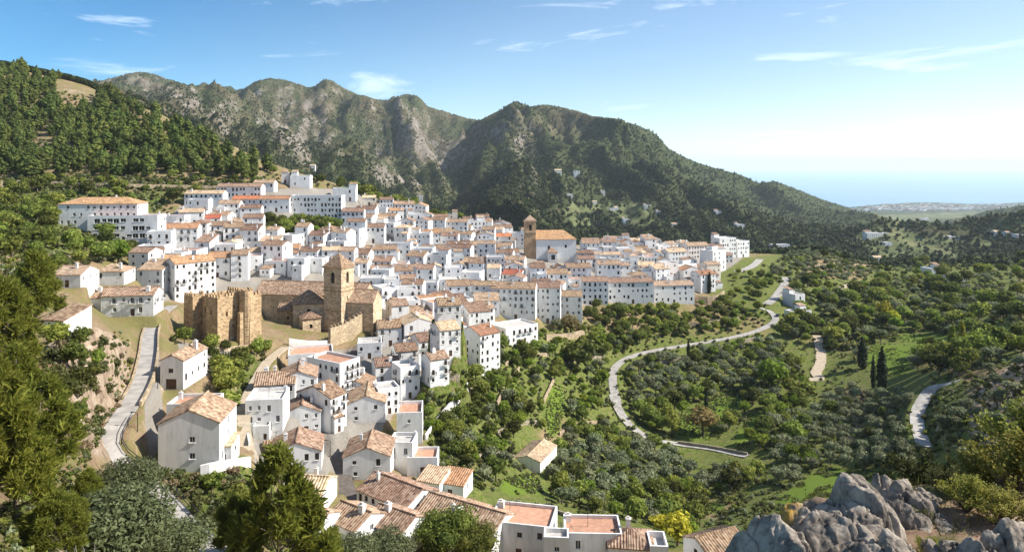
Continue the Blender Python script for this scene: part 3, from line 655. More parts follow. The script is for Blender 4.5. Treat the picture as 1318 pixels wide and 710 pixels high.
    for c, ang, o_ in wins:
        w_, h_ = o_[1] - o_[0], o_[3] - o_[2]
        if o_[4] == 'door': link('door', win_mesh(w_, h_, 'door')[0], T, c, ang); continue
        g = win_mesh(w_, h_, wk); a = link('window', g[0], T, c, ang)
        if g[1]: link('frame', g[1], a)
        if g[2] and not o_[5]: link('sill', g[2], a)
        if o_[5]: link('balcony', balcony_mesh(w_ + .6), T, c, ang)
    if annex:
        aw, ad, ah, ax, ay, ak = annex; am = MB(); a0, a1, b0, b1 = ax - aw / 2, ax + aw / 2, ay - ad / 2, ay + ad / 2
        am.quad((a0, b0, -base), (a1, b0, -base), (a1, b0, ah), (a0, b0, ah)); am.quad((a1, b0, -base), (a1, b1, -base), (a1, b1, ah), (a1, b0, ah)); am.quad((a0, b1, -base), (a0, b0, -base), (a0, b0, ah), (a0, b1, ah)); am.quad((a1, b1, -base), (a0, b1, -base), (a0, b1, ah), (a1, b1, ah)); am.quad((a0, b0, ah), (a1, b0, ah), (a1, b1, ah), (a0, b1, ah))
        ao = am.build('annexe', MAT[wall], T)
        if ak == 'mono':
            ar = Roof(); ar.slab((a0 - .15, b0 - .2, ah + .17), (a1 + .15, b0 - .2, ah + .17), (0, ad + .3, .28 * ad)); ar.build(rm if not flatr else MAT['terracotta'], ao)
        elif ak == 'hip':
            ar = Roof(); ar.slab((a0 - .2, b0 - .2, ah + .17), (a1 + .2, b0 - .2, ah + .17), (0, ad / 2 + .2, .2 * ad), .3, .3); ar.slab((a1 + .2, b1 + .2, ah + .17), (a0 - .2, b1 + .2, ah + .17), (0, -ad / 2 - .2, .2 * ad), .3, .3); ar.build(rm if not flatr else MAT['brown'], ao)
        else:
            pm = MB()
            for (e0, e1, f0, f1) in ((a0, a1, b0, b0 + .15), (a0, a0 + .15, b0 + .15, b1), (a1 - .15, a1, b0 + .15, b1)): pm.box(e0, e1, f0, f1, ah + .003, ah + .7)
            pm.build('parapet', MAT[wall], ao)
        for k_ in range(q.choice((1, 1, 2))): link('window', win_mesh(.8 * s, 1.0 * s, 'wood' if near else 'white')[0] if False else win_mesh(.8 * s, 1.0 * s, 'flush')[0], ao, (ax + (k_ - .4) * aw * .4, b0, max(.6, ah - 1.7 * s)), 0)
    HOUSES.append(dict(o=T, w=w, d=d, h=h, rise=rise, roof=roof, col=col, wall=wall, yaw=yaw, label=label, nw=len(wins)))
    return T
def at(px, py, w, d, yaw, ymin=0, Y=None):
    """footprint centre for a building whose front wall meets the ground at this bearing and dip"""
    p = hit(px, py, ymin); yr = R(yaw); return p + Vector((-math.sin(yr) * d / 2, math.cos(yr) * d / 2, 0))
def H(cx, gy, wpx, hpx, d=8., yaw=0., roof='gx', col='terracotta', **kw):
    p = hit(cx, gy); m = p.y / F; w = wpx * m / max(.6, math.cos(R(yaw))); h = hpx * m
    kw.setdefault('base', 5); kw.setdefault('near', p.y < 320); kw.setdefault('s', 1. if p.y > 240 else .78)
    return house(at(cx, gy, w, d, yaw), w, d, h, yaw, roof, col, **kw)
def HR(px, py, Y, w, d, h, yaw, roof='gx', col='terracotta', **kw):
    """building placed by the middle of its ridge"""
    rise = kw.pop('rise', .40 * (d if roof == 'gx' else w) / 2); 
    if roof in ('flat', 'terr'): rise = 0
    Ya = np.arange(60., 240., .5); tot = (h + rise) / Y * Ya
    gap = CAMZ - (py - HY) / F * Ya - zt((px - CX) / F * Ya, Ya); ok = np.nonzero(gap <= tot)[0]
    Y2 = float(Ya[ok[0]]) if len(ok) else Y; k_ = Y2 / Y; Y = Y2; w, d, h, rise = w * k_, d * k_, h * k_, rise * k_; z = CAMZ - (py - HY) / F * Y
    kw['s'] = kw.get('s', .75) * k_
    kw.setdefault('s', .75); kw.setdefault('near', True); kw.setdefault('base', 8); kw.setdefault('corr', .07)
    if roof in ('flat', 'terr'): rise = 0
    return house(Vector(((px - CX) / F * Y, Y, z - h - rise)), w, d, h, yaw, roof, col, rise=rise, **kw)
def HP(px, py, wpx, dpx, hpx, yaw, roof='gx', col='terracotta', **kw):
    m = 180 / F; return HR(px, py, 180, wpx * m, dpx * m, hpx * m, yaw, roof, col, **kw)
# ---------------------------------------------------------------- named houses, surveyed one by one
W_ = 'white '
# upper left: the hotel and the houses round it
H(126,297,94,35,11,8,'hip','orange',label='long four-storey white hotel with orange roof high on the left slope', cat='hotel', name='hotel', near=True, s=1, group=None)
H(158,312,84,33,9,8,'terr','pale',label='lower hotel wing with wide window bands and terrace, in front of the orange-roofed hotel', cat='hotel', name='hotel_wing', near=True, s=1, winw=1.9, group=None)
H(246,297,28,24,8,20,'gx','pale',label='tall white cube house with small pale roof, right of the hotel wing')
H(221,319,60,25,9,14,'gx','orange',label='white house under a bright orange-red roof below the hotel wing', balc=.3)
H(281,307,34,17,8,15,'gx','brown',label='white house under brown roof, right of the bright orange-red roof')
H(311,298,24,13,8,10,'gx','terracotta',label='small white house with terracotta roof, left of the terrace gardens')
H(252,389,36,52,8,46,'gx','orange',label='tall white corner house with two bare walls and orange roof, behind the castle', balc=.25, chim=2)
H(190,353,34,27,8,24,'gx','brown',label='plain white house with brown roof stuck to the left of the tall corner house')
H(138,367,40,18,8,8,'hip','terracotta',label='white house with hipped terracotta roof and arched doors, in the lower left group', balc=.2)
H(86,370,34,17,8,4,'gx','pale',label='low white house at the left end of the lower left group')
H(128,392,64,9,9,6,'gx','brown',label='low house under a very wide brown roof in the lower left group', doors=0, chim=2)
H(164,407,62,27,7,10,'gx','terracotta',label='white two-storey house with iron balconies at the top bend of the road', balc=.6, corr=.06)
H(69,431,30,20,5,-12,'mono','brown',label='tiny white hut with lean-to roof above the rocky bank', dens=.6, cat='hut', name='hut', group=None, chim=0)
# top of the village
H(262,266,48,17,8,5,'gx','pale',label='low white house under pale roof at the far top left of the village')
H(307,258,56,18,8,4,'gx','terracotta',label='long three-storey white building under terracotta roof, top left of the village', dens=1.2)
H(324,272,50,16,8,5,'gx','red',label='white house with thin red roof, second row from the top left')
H(339,247,26,12,8,5,'gx','terracotta',label='small white house with terracotta roof at the upper edge of the village')
H(367,236,9,15,4,10,'hip','terracotta',wall='pink',label='slim pinkish turret house under a small pointed roof at the upper edge', chim=0)
H(386,242,25,15,8,6,'flat','brown',label='white flat-roofed cube at the topmost edge of the village', dens=.6)
H(352,273,40,17,8,4,'gx','orange',label='white house with orange roof left of the big four-storey block')
H(406,282,66,29,10,3,'flat','terracotta',label='big four-storey white block with many windows above the terrace gardens', dens=1.25, s=.95)
H(443,259,29,16,8,5,'flat','brown',label='bare white cube behind the big four-storey block', dens=.5)
H(475,265,17,11,6,10,'gx','pale',wall='cream',label='small cream house among trees above the village')
H(505,273,19,10,8,0,'pyr','red',label='white pavilion with red pyramid roof at the upper edge of the village')
H(480,313,29,21,8,4,'gx','brown',label='white three-storey house right of the terrace gardens', dens=1.2)
H(454,299,28,27,8,6,'gx','terracotta',label='narrow tall white house touching the right end of the terrace gardens', dens=1.1)
H(490,337,40,16,8,10,'gx','brown',label='white house with dark brown roof above the bell tower to its right')
H(548,318,34,18,8,8,'gx','orange',label='white house with bright orange roof in the crowded centre of the village')
H(590,332,30,17,8,4,'gx','brown',label='white house with brown roof two rows left of the far church')
H(645,318,26,14,8,4,'gx','red',label='white house with red roof just left of the far church tower')
# edge of the village over the gardens
H(660,411,58,40,10,-6,'gx','brown',label='tall white apartment row over the gardens, left part under brown roof', dens=.95, s=.95, balc=.15)
H(702,416,38,46,10,-6,'gx','terracotta',label='tallest white apartment block over the gardens, five window rows', dens=1.05, s=.95)
H(734,417,30,36,9,-6,'gx','brown',label='right end of the tall apartment row, white with brown tiled top storey', dens=1.0)
H(766,392,34,30,9,2,'gx','terracotta',label='white house between the tall apartment row and the long terrace', dens=.95)
H(812,391,60,28,9,6,'gx','terracotta',label='long white terrace with three window rows above the dark trees', dens=1.05)
H(868,391,54,24,9,9,'gx','pale',label='right end of the long white terrace, big square windows under a pale roof', dens=.8)
H(672,443,42,22,10,36,'flat','brown',label='stepped white building with roof terraces just below the tall apartment row', balc=.4)
H(631,481,25,52,10,40,'gx','orange',label='freestanding tall white house with orange roof at the edge of the gardens', balc=.1, chim=1, dens=.9)
H(745,366,32,22,9,3,'gx','brown',label='white house with brown roof in front of the far church porch')
H(784,364,30,24,9,2,'gx','terracotta',label='white house with two window rows right of the far church, brown roof above', dens=1.1)
H(716,372,30,20,9,3,'gx','brown',label='white house under dark roof below the far church tower')
H(873,342,26,18,9,20,'gx','pink' if False else 'pale',label='white house under pale roof at the start of the right cluster', dens=1.1)
H(900,338,30,22,9,18,'gx','terracotta',wall='pink',label='pinkish house with many small windows in the right cluster', dens=1.2)
H(926,349,22,26,9,38,'flat','pale',label='bright bare white building with terraced front at the right end of the village', dens=.6)
H(937,331,24,24,9,22,'flat','brown',label='white flat-roofed block on the right end of the village', dens=1.2)
H(957,331,18,20,9,26,'flat','brown',label='rightmost white block of the village', dens=1.1)
H(886,357,26,16,8,30,'flat','brown',label='white terraced house below the right cluster', dens=.9)
# beside the left road
_g = [(.95, 2.75, .01, 1.75, 'door', False), (1.4, 2.2, 2.75, 3.5, 'win', False)]
house(at(221,501,3.9,8.6,-2), 3.9, 8.6, 4.9, -2, 'gy', 'terracotta', s=.72, near=True, corr=.06, base=4, label='white roadside house with brown garage door and tiled hip over long side wall', group='houses along the left road', rise=.9, ops_extra={'front': _g}, chim=1)
_g = [(4.0, 4.75, 1.7, 2.5, 'win', False), (4.0, 4.75, 3.9, 4.7, 'win', False), (5.5, 6.0, .6, 1.0, 'win', False)]
house(at(243,607,7.9,7.6,5), 7.9, 7.6, 6.6, 5, 'gy', 'terracotta', s=.72, near=True, corr=.06, base=5, label='big white house with plain gable wall and three small windows, below the garage house', group='houses along the left road', rise=1.75, ops_extra={'front': _g}, chim=0)
HR(252,517,112,7.0,5.0,4.2,3,'terr','terracotta',label='white annexe with sunken orange roof terrace behind the big gable house', group='houses along the left road', chim=1, base=6)
HR(291,562,101,2.6,3.6,2.8,4,'mono','pale',label='small white lean-to on the right side of the big gable house', group='houses along the left road', chim=0, base=5)
# lower street, left side
HR(383,558,133,9.2,8,3.8,12,'gy','terracotta',label='house with wide terracotta gable roof on the left of the dark street', balc=.3)
HR(390,513,148,7.6,7,4.6,12,'gy','terracotta',label='white house with gable roof above the wide terracotta gable, left of the street')
HR(345,510,140,7.0,7.5,5.4,8,'flat','brown',label='white flat-roofed house with two small windows beside the castle path', near=True)
HR(356,478,157,8.5,8,5.0,12,'gx','terracotta',label='white house under L-shaped terracotta roof at the top of the castle path', chim=2)
HR(385,470,160,8.0,8.5,5.6,14,'gy','terracotta',label='house with broad ochre gable roof in the block left of the street')
HR(400,452,166,10,8,6.2,16,'terr','terracotta',label='white house with round-edged orange terraces below the church apse', balc=.3)
HR(429,462,168,6.5,11,8.2,58,'terr','terracotta',label='tall white street front with three rows of balconies, top left of the street', balc=.7, dens=1.1)
HR(414,492,158,5.2,10,7.4,62,'gx','brown',label='narrow white street house with iron balconies, middle of the left side', balc=.6)
HR(400,612,120,6.5,7.5,3.4,-6,'gx','pale',label='low house with pale tan roof behind the big pine', base=6)
HR(404,654,111,5.6,6,3.2,-20,'gx','pale',label='low tan roof peeping over the big pine, nearest the street end', base=6)
HP(352,570,26,22,12,14,'mono','brown',label='small lean-to with dark tiled roof left of the wide terracotta gable', chim=0)
HP(338,548,20,22,14,10,'flat','brown',label='low white yard building below the flat house by the castle path', chim=0)
HP(431,530,14,18,20,50,'gx','terracotta',label='slim white house on the left edge of the dark street', chim=0)
# lower street, right side
HR(473,499,153,8.0,10,4.2,8,'gy','terracotta',label='long house with ridge running down the street and plain white gable', dens=.5)
HR(476,563,134,8.6,9,4.2,4,'gy','terracotta',label='house with split brown and tan gable roof right of the dark street', dens=.5, balc=.2)
HR(512,617,121,11.5,8.2,4.4,-36,'gx','terracotta',label='house with big tiled roof at the bend of the street, dark slope to the left', chim=1)
HR(458,651,108,6.6,6.8,3.8,-34,'gx','terracotta',label='leftmost tiled house of the bottom row, beside the big pine', chim=1)
HR(511,655,106.5,7.2,6.8,3.8,-32,'gx','terracotta',label='second tiled house of the bottom row with white right gable', chim=1)
HR(600,646,112,14.5,8.2,4.6,-30,'gx','terracotta',label='longest tiled roof of the bottom row, white gable on its right end', chim=2)
HR(528,527,142,5.0,7,5.6,6,'terr','terracotta',label='white house with orange roof terrace and red parapet, right of the street', dens=.6, par=.7)
HR(519,566,134,4.6,5,4.2,-4,'flat','brown',label='small white block with flat top below the orange roof terrace', dens=.8)
HR(545,585,131,5.5,5,2.8,2,'terr','terracotta',label='low shed with pink terrace at the garden edge', dens=.3, near=True, cat='shed', name='shed', group=None, chim=0)
HR(558,606,126,4.5,4.5,2.6,-20,'mono','pale',label='small white outbuilding behind the bend house', dens=.5, cat='shed', name='shed', group=None, chim=0)
HR(586,608,127,5.0,4.5,2.6,-18,'mono','orange',label='garden shelter under a square orange roof', dens=.4, cat='shed', name='shed', group=None, chim=0)
# stepped rows between the street and the gardens
HP(500,411,30,34,24,16,'gx','brown',label='gabled white house just under the end of the church square wall', balc=.3)
HP(538,393,32,34,24,16,'gx','terracotta',label='white row house with terracotta roof, topmost of the rows right of the street', balc=.3)
HP(576,383,30,32,22,14,'gx','brown',label='white row house with brown roof further up the topmost row', balc=.2)
HP(476,440,30,30,18,10,'flat','brown',label='white terraced house with flat steps opposite the church square wall', balc=.2)
HP(520,441,28,32,26,22,'gx','brown',label='white house with small brown roof, upper middle of the stepped rows', balc=.4)
HP(548,427,30,36,36,26,'gx','terracotta',label='tall white house with balconies facing the gardens, middle of the stepped rows', balc=.6)
HP(573,413,28,36,34,26,'gx','pale',label='tall white house with pale roof next to the freestanding garden house', balc=.4)
HP(497,459,32,34,26,20,'gx','terracotta',label='white house with tan roof and bare gable in the middle of the stepped rows', dens=.6)
HP(522,470,26,32,38,30,'flat','brown',label='tall white terraced house dropping to the gardens', balc=.5)
HP(464,484,30,36,22,-8,'gy','brown',label='house with brown ridge roof at the top of the dark street, right side')
HP(497,498,28,30,30,24,'flat','brown',label='white flat-topped house behind the long ridge-roofed street house', balc=.3)
HP(560,452,26,30,34,30,'gx','terracotta',label='lowest white house of the stepped rows, dropping straight into the trees', balc=.3)
# bottom edge
HR(674,664,103,9.0,6.4,4.6,-12,'terr','terracotta',label='white house with orange roof terrace, bottom centre of the photo', dens=.6, par=.45)
HR(762,678,101,8.0,5.4,4.0,-2,'terr','terracotta',label='white house with long orange terrace and slatted parapet at the bottom edge', dens=.5, par=.5)
HR(811,680,99,6.0,5.4,3.6,-8,'hip','terracotta',label='house under fan-shaped brown tiled hip roof at the bottom edge', dens=.5)
HR(846,700,96,2.4,4.0,3.6,-4,'flat','brown',label='small white courtyard block right of the fan-shaped roof', dens=.3, chim=0, par=.8)
HR(716,690,97,3.4,2.6,4.6,-4,'flat','brown',label='white stair tower with arched window between the two orange terraces', dens=.5, chim=0)
HR(921,684,92,6.5,5.0,3.4,24,'gx','brown',label='brown-roofed shed by the foreground rock', dens=.2, cat='shed', name='shed', group=None, chim=0)
HR(690,575,170,6.5,11,2.6,-24,'gy','pale',label='long barn with ribbed ochre roof standing in the gardens', dens=.2, corr=.08, rise=.9, cat='barn', name='barn', group=None, chim=0, base=4)
# chapel on the right ridge
H(1030,396,15,16,9,22,'flat','brown',label='square white chapel on the wooded spur beside the road', cat='chapel', name='chapel', dens=.4, group=None, near=False)
H(1034,412,26,10,7,22,'flat','brown',label='low white forecourt building below the square chapel', dens=.4)
H(1005,321,24,6,10,6,'flat','brown',label='low white farmhouse alone on the ridge right of the village', dens=.6, base=3)
# ---------------------------------------------------------------- castle
def block(mb, x0, x1, y0, y1, z0, z1, taper=.03, m=0):
    t = taper; mb.quad((x0, y0, z0), (x1, y0, z0), (x1 - t, y0 + t, z1), (x0 + t, y0 + t, z1), m=m); mb.quad((x1, y0, z0), (x1, y1, z0), (x1 - t, y1 - t, z1), (x1 - t, y0 + t, z1), m=m)
    mb.quad((x1, y1, z0), (x0, y1, z0), (x0 + t, y1 - t, z1), (x1 - t, y1 - t, z1), m=m); mb.quad((x0, y1, z0), (x0, y0, z0), (x0 + t, y0 + t, z1), (x0 + t, y1 - t, z1), m=m)
    mb.quad((x0 + t, y0 + t, z1), (x1 - t, y0 + t, z1), (x1 - t, y1 - t, z1), (x0 + t, y1 - t, z1), m=m)
def merlons(mb, x0, x1, y0, y1, z, step=.95, w=.5, h=.75, t=.35, sides='fblr'):
    def run(a, b):
        L = math.dist(a, b); k = max(2, int(round(L / step)))
        for i in range(k):
            f = (i + .5) / k; yield a[0] + (b[0] - a[0]) * f, a[1] + (b[1] - a[1]) * f
    for sd, (a, b) in dict(f=((x0, y0 + t / 2), (x1, y0 + t / 2)), b=((x0, y1 - t / 2), (x1, y1 - t / 2)), l=((x0 + t / 2, y0 + t), (x0 + t / 2, y1 - t)), r=((x1 - t / 2, y0 + t), (x1 - t / 2, y1 - t))).items():
        if sd not in sides: continue
        for x, y in run(a, b):
            if (math.sin(x * 12.9 + y * 78.2) * 437.5) % 1 < .22: continue
            e = (w, t) if sd in 'fb' else (t, w)
            mb.box(x - e[0] / 2, x + e[0] / 2, y - e[1] / 2, y + e[1] / 2, z + .002, z + h)
p = hit(280, 442); CY = -30.
cz = p.z; level(Vector((p.x - 3, p.y + 7, p.z)), 13, 13, -30); CT = thing('castle', 'ruined tan stone castle with battlements beside the big church', 'castle', p, R(CY))
# local frame: near corner of the keep at the origin; front wall runs along -x (left, in shade), right wall along +y
def cpart(name, fn, mat='castle', loc=(0, 0, 0), rz=0, **kw):
    mb = MB(); fn(mb); return mb.build(name, MAT[mat], CT, loc, rz, **kw)
def keep(mb):
    ops = [(1.8, 2.5, 7.2, 8.5)]; panel(mb, (-4.2, 0, 0), (1, 0, 0), (0, -1, 0), 4.2, -4, 11.6, [(1.6, 2.2, 7.2, 8.3)], .8)
    panel(mb, (0, 0, 0), (0, 1, 0), (1, 0, 0), 6.0, -4, 11.6, [(2.3, 2.9, 6.4, 7.6), (4.2, 4.7, 3.2, 4.1), (4.4, 4.9, 8.2, 9.0)], .8)
    panel(mb, (0, 6, 0), (-1, 0, 0), (0, 1, 0), 4.2, -4, 11.6, []); panel(mb, (-4.2, 6, 0), (0, -1, 0), (-1, 0, 0), 6, -4, 11.6, [])
    mb.quad((-4.2, 0, 10.9), (0, 0, 10.9), (0, 6, 10.9), (-4.2, 6, 10.9)); mb.box(-4.2, 0, 0, .35, 11.602, 11.61); mb.box(-4.2, 0, 5.65, 6, 11.602, 11.61)
ck = cpart('keep', keep); mb = MB(); merlons(mb, -4.2, 0, 0, 6, 11.6); mb.build('battlement', MAT['castle'], ck)
for c, wv, hv in (((-2.3, -.0, 7.2), .6, 1.1),): 
    m2 = MB(); m2.quad((-.3, .8, 0), (.3, .8, 0), (.3, .8, 1.1), (-.3, .8, 1.1)); m2.build('window', MAT['glass'], CT, c)
for y, z, hh in ((2.6, 6.4, 1.2), (4.45, 3.2, .9), (4.65, 8.2, .8)):
    m2 = MB(); m2.quad((-.3, .8, 0), (.3, .8, 0), (.3, .8, hh), (-.3, .8, hh)); m2.build('window', MAT['glass'], CT, (0, y, z), R(90))
def curtain(mb):
    panel(mb, (-8.6, 2.2, 0), (1, 0, 0), (0, -1, 0), 4.4, -4, 11.0, [(2.6, 3.7, .6, 3.6), (1.0, 1.6, 6.5, 7.8)], 1.0); mb.quad((-8.6, 2.2, 11), (-4.2, 2.2, 11), (-4.2, 3.2, 11), (-8.6, 3.2, 11)); mb.quad((-8.6, 3.2, -4), (-4.2, 3.2, -4), (-4.2, 3.2, 11), (-8.6, 3.2, 11))
cw = cpart('curtain_wall', curtain); mb = MB(); merlons(mb, -8.6, -4.2, 2.2, 3.2, 11.0, sides='f'); mb.build('battlement', MAT['castle'], cw)
m2 = MB(); m2.quad((-.55, 1, 0), (.55, 1, 0), (.55, 1, 3), (-.55, 1, 3)); m2.build('gateway', MAT['iron'], CT, (-5.45, 2.2, .6))
def ctower(mb): block(mb, -12.2, -8.6, -.4, 3.6, -5, 11.2, .12)
ct_ = cpart('corner_tower', ctower); mb = MB(); merlons(mb, -12.1, -8.7, -.3, 3.5, 11.2); mb.build('battlement', MAT['castle'], ct_)
def lwall(mb): block(mb, -12.0, -11.2, 3.6, 12, -4, 10.6, 0.02); block(mb, -12, 0, 12, 12.8, -4, 10.8, .02); block(mb, -.8, 0, 6, 12, -4, 10.6, .02)
cl = cpart('rear_wall', lwall); mb = MB(); merlons(mb, -12, 0, 12, 12.8, 10.8, sides='f'); merlons(mb, -.8, 0, 6.2, 12, 10.6, sides='r'); mb.build('battlement', MAT['castle'], cl)
def turret(mb):
    seg = 14
    for (za, ra), (zb, rb) in (((-4, 1.9), (8, 1.65)), ((8, 1.65), (12.6, 1.55)), ((12.6, 1.55), (12.6, .01))):
        for k_ in range(seg):
            a, b = 2 * math.pi * k_ / seg, 2 * math.pi * (k_ + 1) / seg
            mb.quad((ra * math.cos(a), ra * math.sin(a), za), (ra * math.cos(b), ra * math.sin(b), za), (rb * math.cos(b), rb * math.sin(b), zb), (rb * math.cos(a), rb * math.sin(a), zb))
    for k_ in range(9):
        a = 2 * math.pi * k_ / 9; T = Matrix.Translation((1.3 * math.cos(a), 1.3 * math.sin(a), 12.6)) @ Matrix.Rotation(a, 4, 'Z'); mb.box(-.2, .2, -.25, .25, .002, .6, T=T)
cpart('turret', turret, loc=(1.6, 6.9, 0))
def broken(mb): block(mb, 1.2, 2.6, 4.2, 6.2, -4, 7.2, .3); block(mb, 2.2, 3.6, 6.2, 8.6, -4, 5.4, .3)
cpart('broken_wall', broken)
CT.scale = (1, 1, .92)
# ---------------------------------------------------------------- big church
p = hit(428, 426); Z0 = p.z; level(Vector((p.x - 6, p.y + 9, p.z)), 34, 19, -8, .5, 3)
CH = thing('church', 'sandstone church with tall square bell tower beside the castle', 'church', p, R(-24))
def arch_win(mb, p0, u, n, x0, x1, z0, z1, rec=.5):
    pass
tw, td = 6.4, 6.0
def tower_wall(mb):
    for (p0, u, nn, W, ops) in (((-tw / 2, 0, 0), (1, 0, 0), (0, -1, 0), tw, [(2.5, 3.9, 14.2, 17.4)]), ((tw / 2, 0, 0), (0, 1, 0), (1, 0, 0), td, [(2.4, 3.6, 14.2, 17.4), (2.7, 3.2, 9.0, 10.2)]),
                                ((tw / 2, td, 0), (-1, 0, 0), (0, 1, 0), tw, [(2.5, 3.9, 14.2, 17.4)]), ((-tw / 2, td, 0), (0, -1, 0), (-1, 0, 0), td, [(2.4, 3.6, 14.2, 17.4)])):
        panel(mb, p0, u, nn, W, -6, 18.6, ops, .7)
mb = MB(); tower_wall(mb); bt = mb.build('bell_tower', MAT['church'], CH)
for z, o, hh in ((11.8, .22, .32), (12.9, .14, .2), (18.602, .35, .4), (6.0, .12, .2)):
    mb = MB(); A = [(-tw / 2, 0), (tw / 2, 0), (tw / 2, td), (-tw / 2, td)]; B = [(-tw / 2 - o, -o), (tw / 2 + o, -o), (tw / 2 + o, td + o), (-tw / 2 - o, td + o)]
    V = [(*p_, zz) for zz in (z, z + hh) for p_ in A] + [(*p_, zz) for zz in (z, z + hh) for p_ in B]; mb.v = V
    for k_ in range(4):
        n_ = (k_ + 1) % 4; mb.f += [(8 + k_, 8 + n_, 12 + n_, 12 + k_), (12 + k_, 12 + n_, 4 + n_, 4 + k_), (8 + n_, 8 + k_, k_, n_)]; mb.m += [0] * 3
    mb.build('cornice', MAT['belfry'], bt)
r = Roof(); e = 19.02; o = .42; W2, D2 = tw + 2 * o, td + 2 * o
r.slab((-tw / 2 - o, -o, e), (tw / 2 + o, -o, e), (0, D2 / 2, 3.9), .5, .5, .05); r.slab((tw / 2 + o, td + o, e), (-tw / 2 - o, td + o, e), (0, -D2 / 2, 3.9), .5, .5, .05)
r.slab((tw / 2 + o, -o, e), (tw / 2 + o, td + o, e), (-W2 / 2, 0, 3.9), .5, .5, .05); r.slab((-tw / 2 - o, td + o, e), (-tw / 2 - o, -o, e), (W2 / 2, 0, 3.9), .5, .5, .05)
tr = r.build(MAT['brown'], bt); mb = MB(); mb.tube([(0, td / 2, e + 3.7), (0, td / 2, e + 5.2)], .07); mb.box(-.35, .35, td / 2 - .05, td / 2 + .05, e + 4.6, e + 4.72); mb.build('finial_cross', MAT['iron'], bt)
for ang, c, wv in ((0, (0, 0, 14.2), 1.4), (R(90), (tw / 2, 3.0, 14.2), 1.2), (R(-90), (-tw / 2, 3.0, 14.2), 1.2)):
    m2 = MB(); m2.quad((-wv / 2, .69, 0), (wv / 2, .69, 0), (wv / 2, .69, 3.2), (-wv / 2, .69, 3.2)); bo = m2.build('belfry_opening', MAT['glass'], bt, c, ang)
    m2 = MB()                                      # arch spandrels that round the head of the opening
    for sg in (-1, 1):
        prev = None
        for k_ in range(6):
            a = k_ / 5 * math.pi / 2; x, z = sg * wv / 2 * math.cos(a), 3.2 - wv / 2 + wv / 2 * math.sin(a)
            if prev: m2.quad((sg * wv / 2, .03, 3.2), (prev[0], .03, prev[1]), (x, .03, z))
            prev = (x, z)
    m2.build('arch', MAT['church'], bo)
m2 = MB(); m2.tube([(0, 0, .5), (0, 0, .35), (0, 0, -.35), (0, 0, -.5)], [.12, .3, .45, .55], 12); m2.build('bell', MAT['iron'], bt, (0, .35, 16.2))
def nave_part(x0, x1, y0, y1, h, rise, mat, rot=0, axis='x', wallname='nave', loc=(0, 0, 0), wm='church', ops=()):
    mb = MB()
    for (p0, u, nn, W, op) in (((x0, y0, 0), (1, 0, 0), (0, -1, 0), x1 - x0, ops), ((x1, y0, 0), (0, 1, 0), (1, 0, 0), y1 - y0, ()), ((x1, y1, 0), (-1, 0, 0), (0, 1, 0), x1 - x0, ()), ((x0, y1, 0), (0, -1, 0), (-1, 0, 0), y1 - y0, ())):
        panel(mb, p0, u, nn, W, -5, h, list(op), .4)
    ym = (y0 + y1) / 2
    if axis == 'x':
        for x in (x0, x1): mb.quad((x, y0, h), (x, y1, h), (x, ym, h + rise - .03))
    o_ = mb.build(wallname, MAT[wm], CH, loc, rot); r = Roof(); o = .35; d = y1 - y0; k_ = rise / (d / 2); e = h - o * k_
    if axis == 'x':
        r.slab((x0 - .15, y0 - o, e), (x1 + .15, y0 - o, e), (0, d / 2 + o, rise + o * k_), corr=.06); r.slab((x1 + .15, y1 + o, e), (x0 - .15, y1 + o, e), (0, -d / 2 - o, rise + o * k_), corr=.06); r.ridge((x0 - .15, ym, h + rise + .08), (x1 + .15, ym, h + rise + .08), .18)
    else:
        a = min(x1 - x0, d) / 2 + o; W_, D_ = x1 - x0 + 2 * o, d + 2 * o; up = rise
        r.slab((x0 - o, y0 - o, e), (x1 + o, y0 - o, e), (0, a, up), a / W_, a / W_, .06); r.slab((x1 + o, y1 + o, e), (x0 - o, y1 + o, e), (0, -a, up), a / W_, a / W_, .06)
        r.slab((x1 + o, y0 - o, e), (x1 + o, y1 + o, e), (-a, 0, up), a / D_, a / D_, .06); r.slab((x0 - o, y1 + o, e), (x0 - o, y0 - o, e), (a, 0, up), a / D_, a / D_, .06)
    r.build(MAT[mat], o_)
    for q in ops:
        m2 = MB(); m2.quad((q[0] - (q[0] + q[1]) / 2, .38, 0), ((q[1] - q[0]) / 2, .38, 0), ((q[1] - q[0]) / 2, .38, q[3] - q[2]), (-(q[1] - q[0]) / 2, .38, q[3] - q[2])); m2.build('window', MAT['glass'], o_, (x0 + (q[0] + q[1]) / 2, y0, q[2]))
    return o_
# local axes here are turned by -24 deg; counter-rotate so the nave lies across the view
nave_part(-20, 16, -5, 5, 9.0, 3.2, 'terracotta', R(16), 'x', 'nave', (-12.9, 10.7, 0))
nave_part(-4.2, 4.2, -4, 4, 8.6, 3.0, 'terracotta', R(16), 'x', 'transept', (6.0, 7.5, 0))
nave_part(-4.4, 4.4, -4.2, 4.2, 8.2, 3.6, 'brown', R(40), 'hip', 'chapel_wall', (-9.6, .8, 0), 'church', [(4.0, 5.0, 4.6, 6.4)])
nave_part(-2.6, 2.6, -2.6, 2.6, 4.9, 1.6, 'brown', R(52), 'hip', 'apse', (-4.9, -4.2, 0), 'church', [(2.0, 2.8, 1.8, 3.0)])
nave_part(-3.5, 3.5, -3.0, 3.0, 5.4, 1.6, 'brown', R(30), 'x', 'sacristy', (-16.5, 1.0, 0), 'castle', [(2.8, 3.4, 2.5, 3.4)])
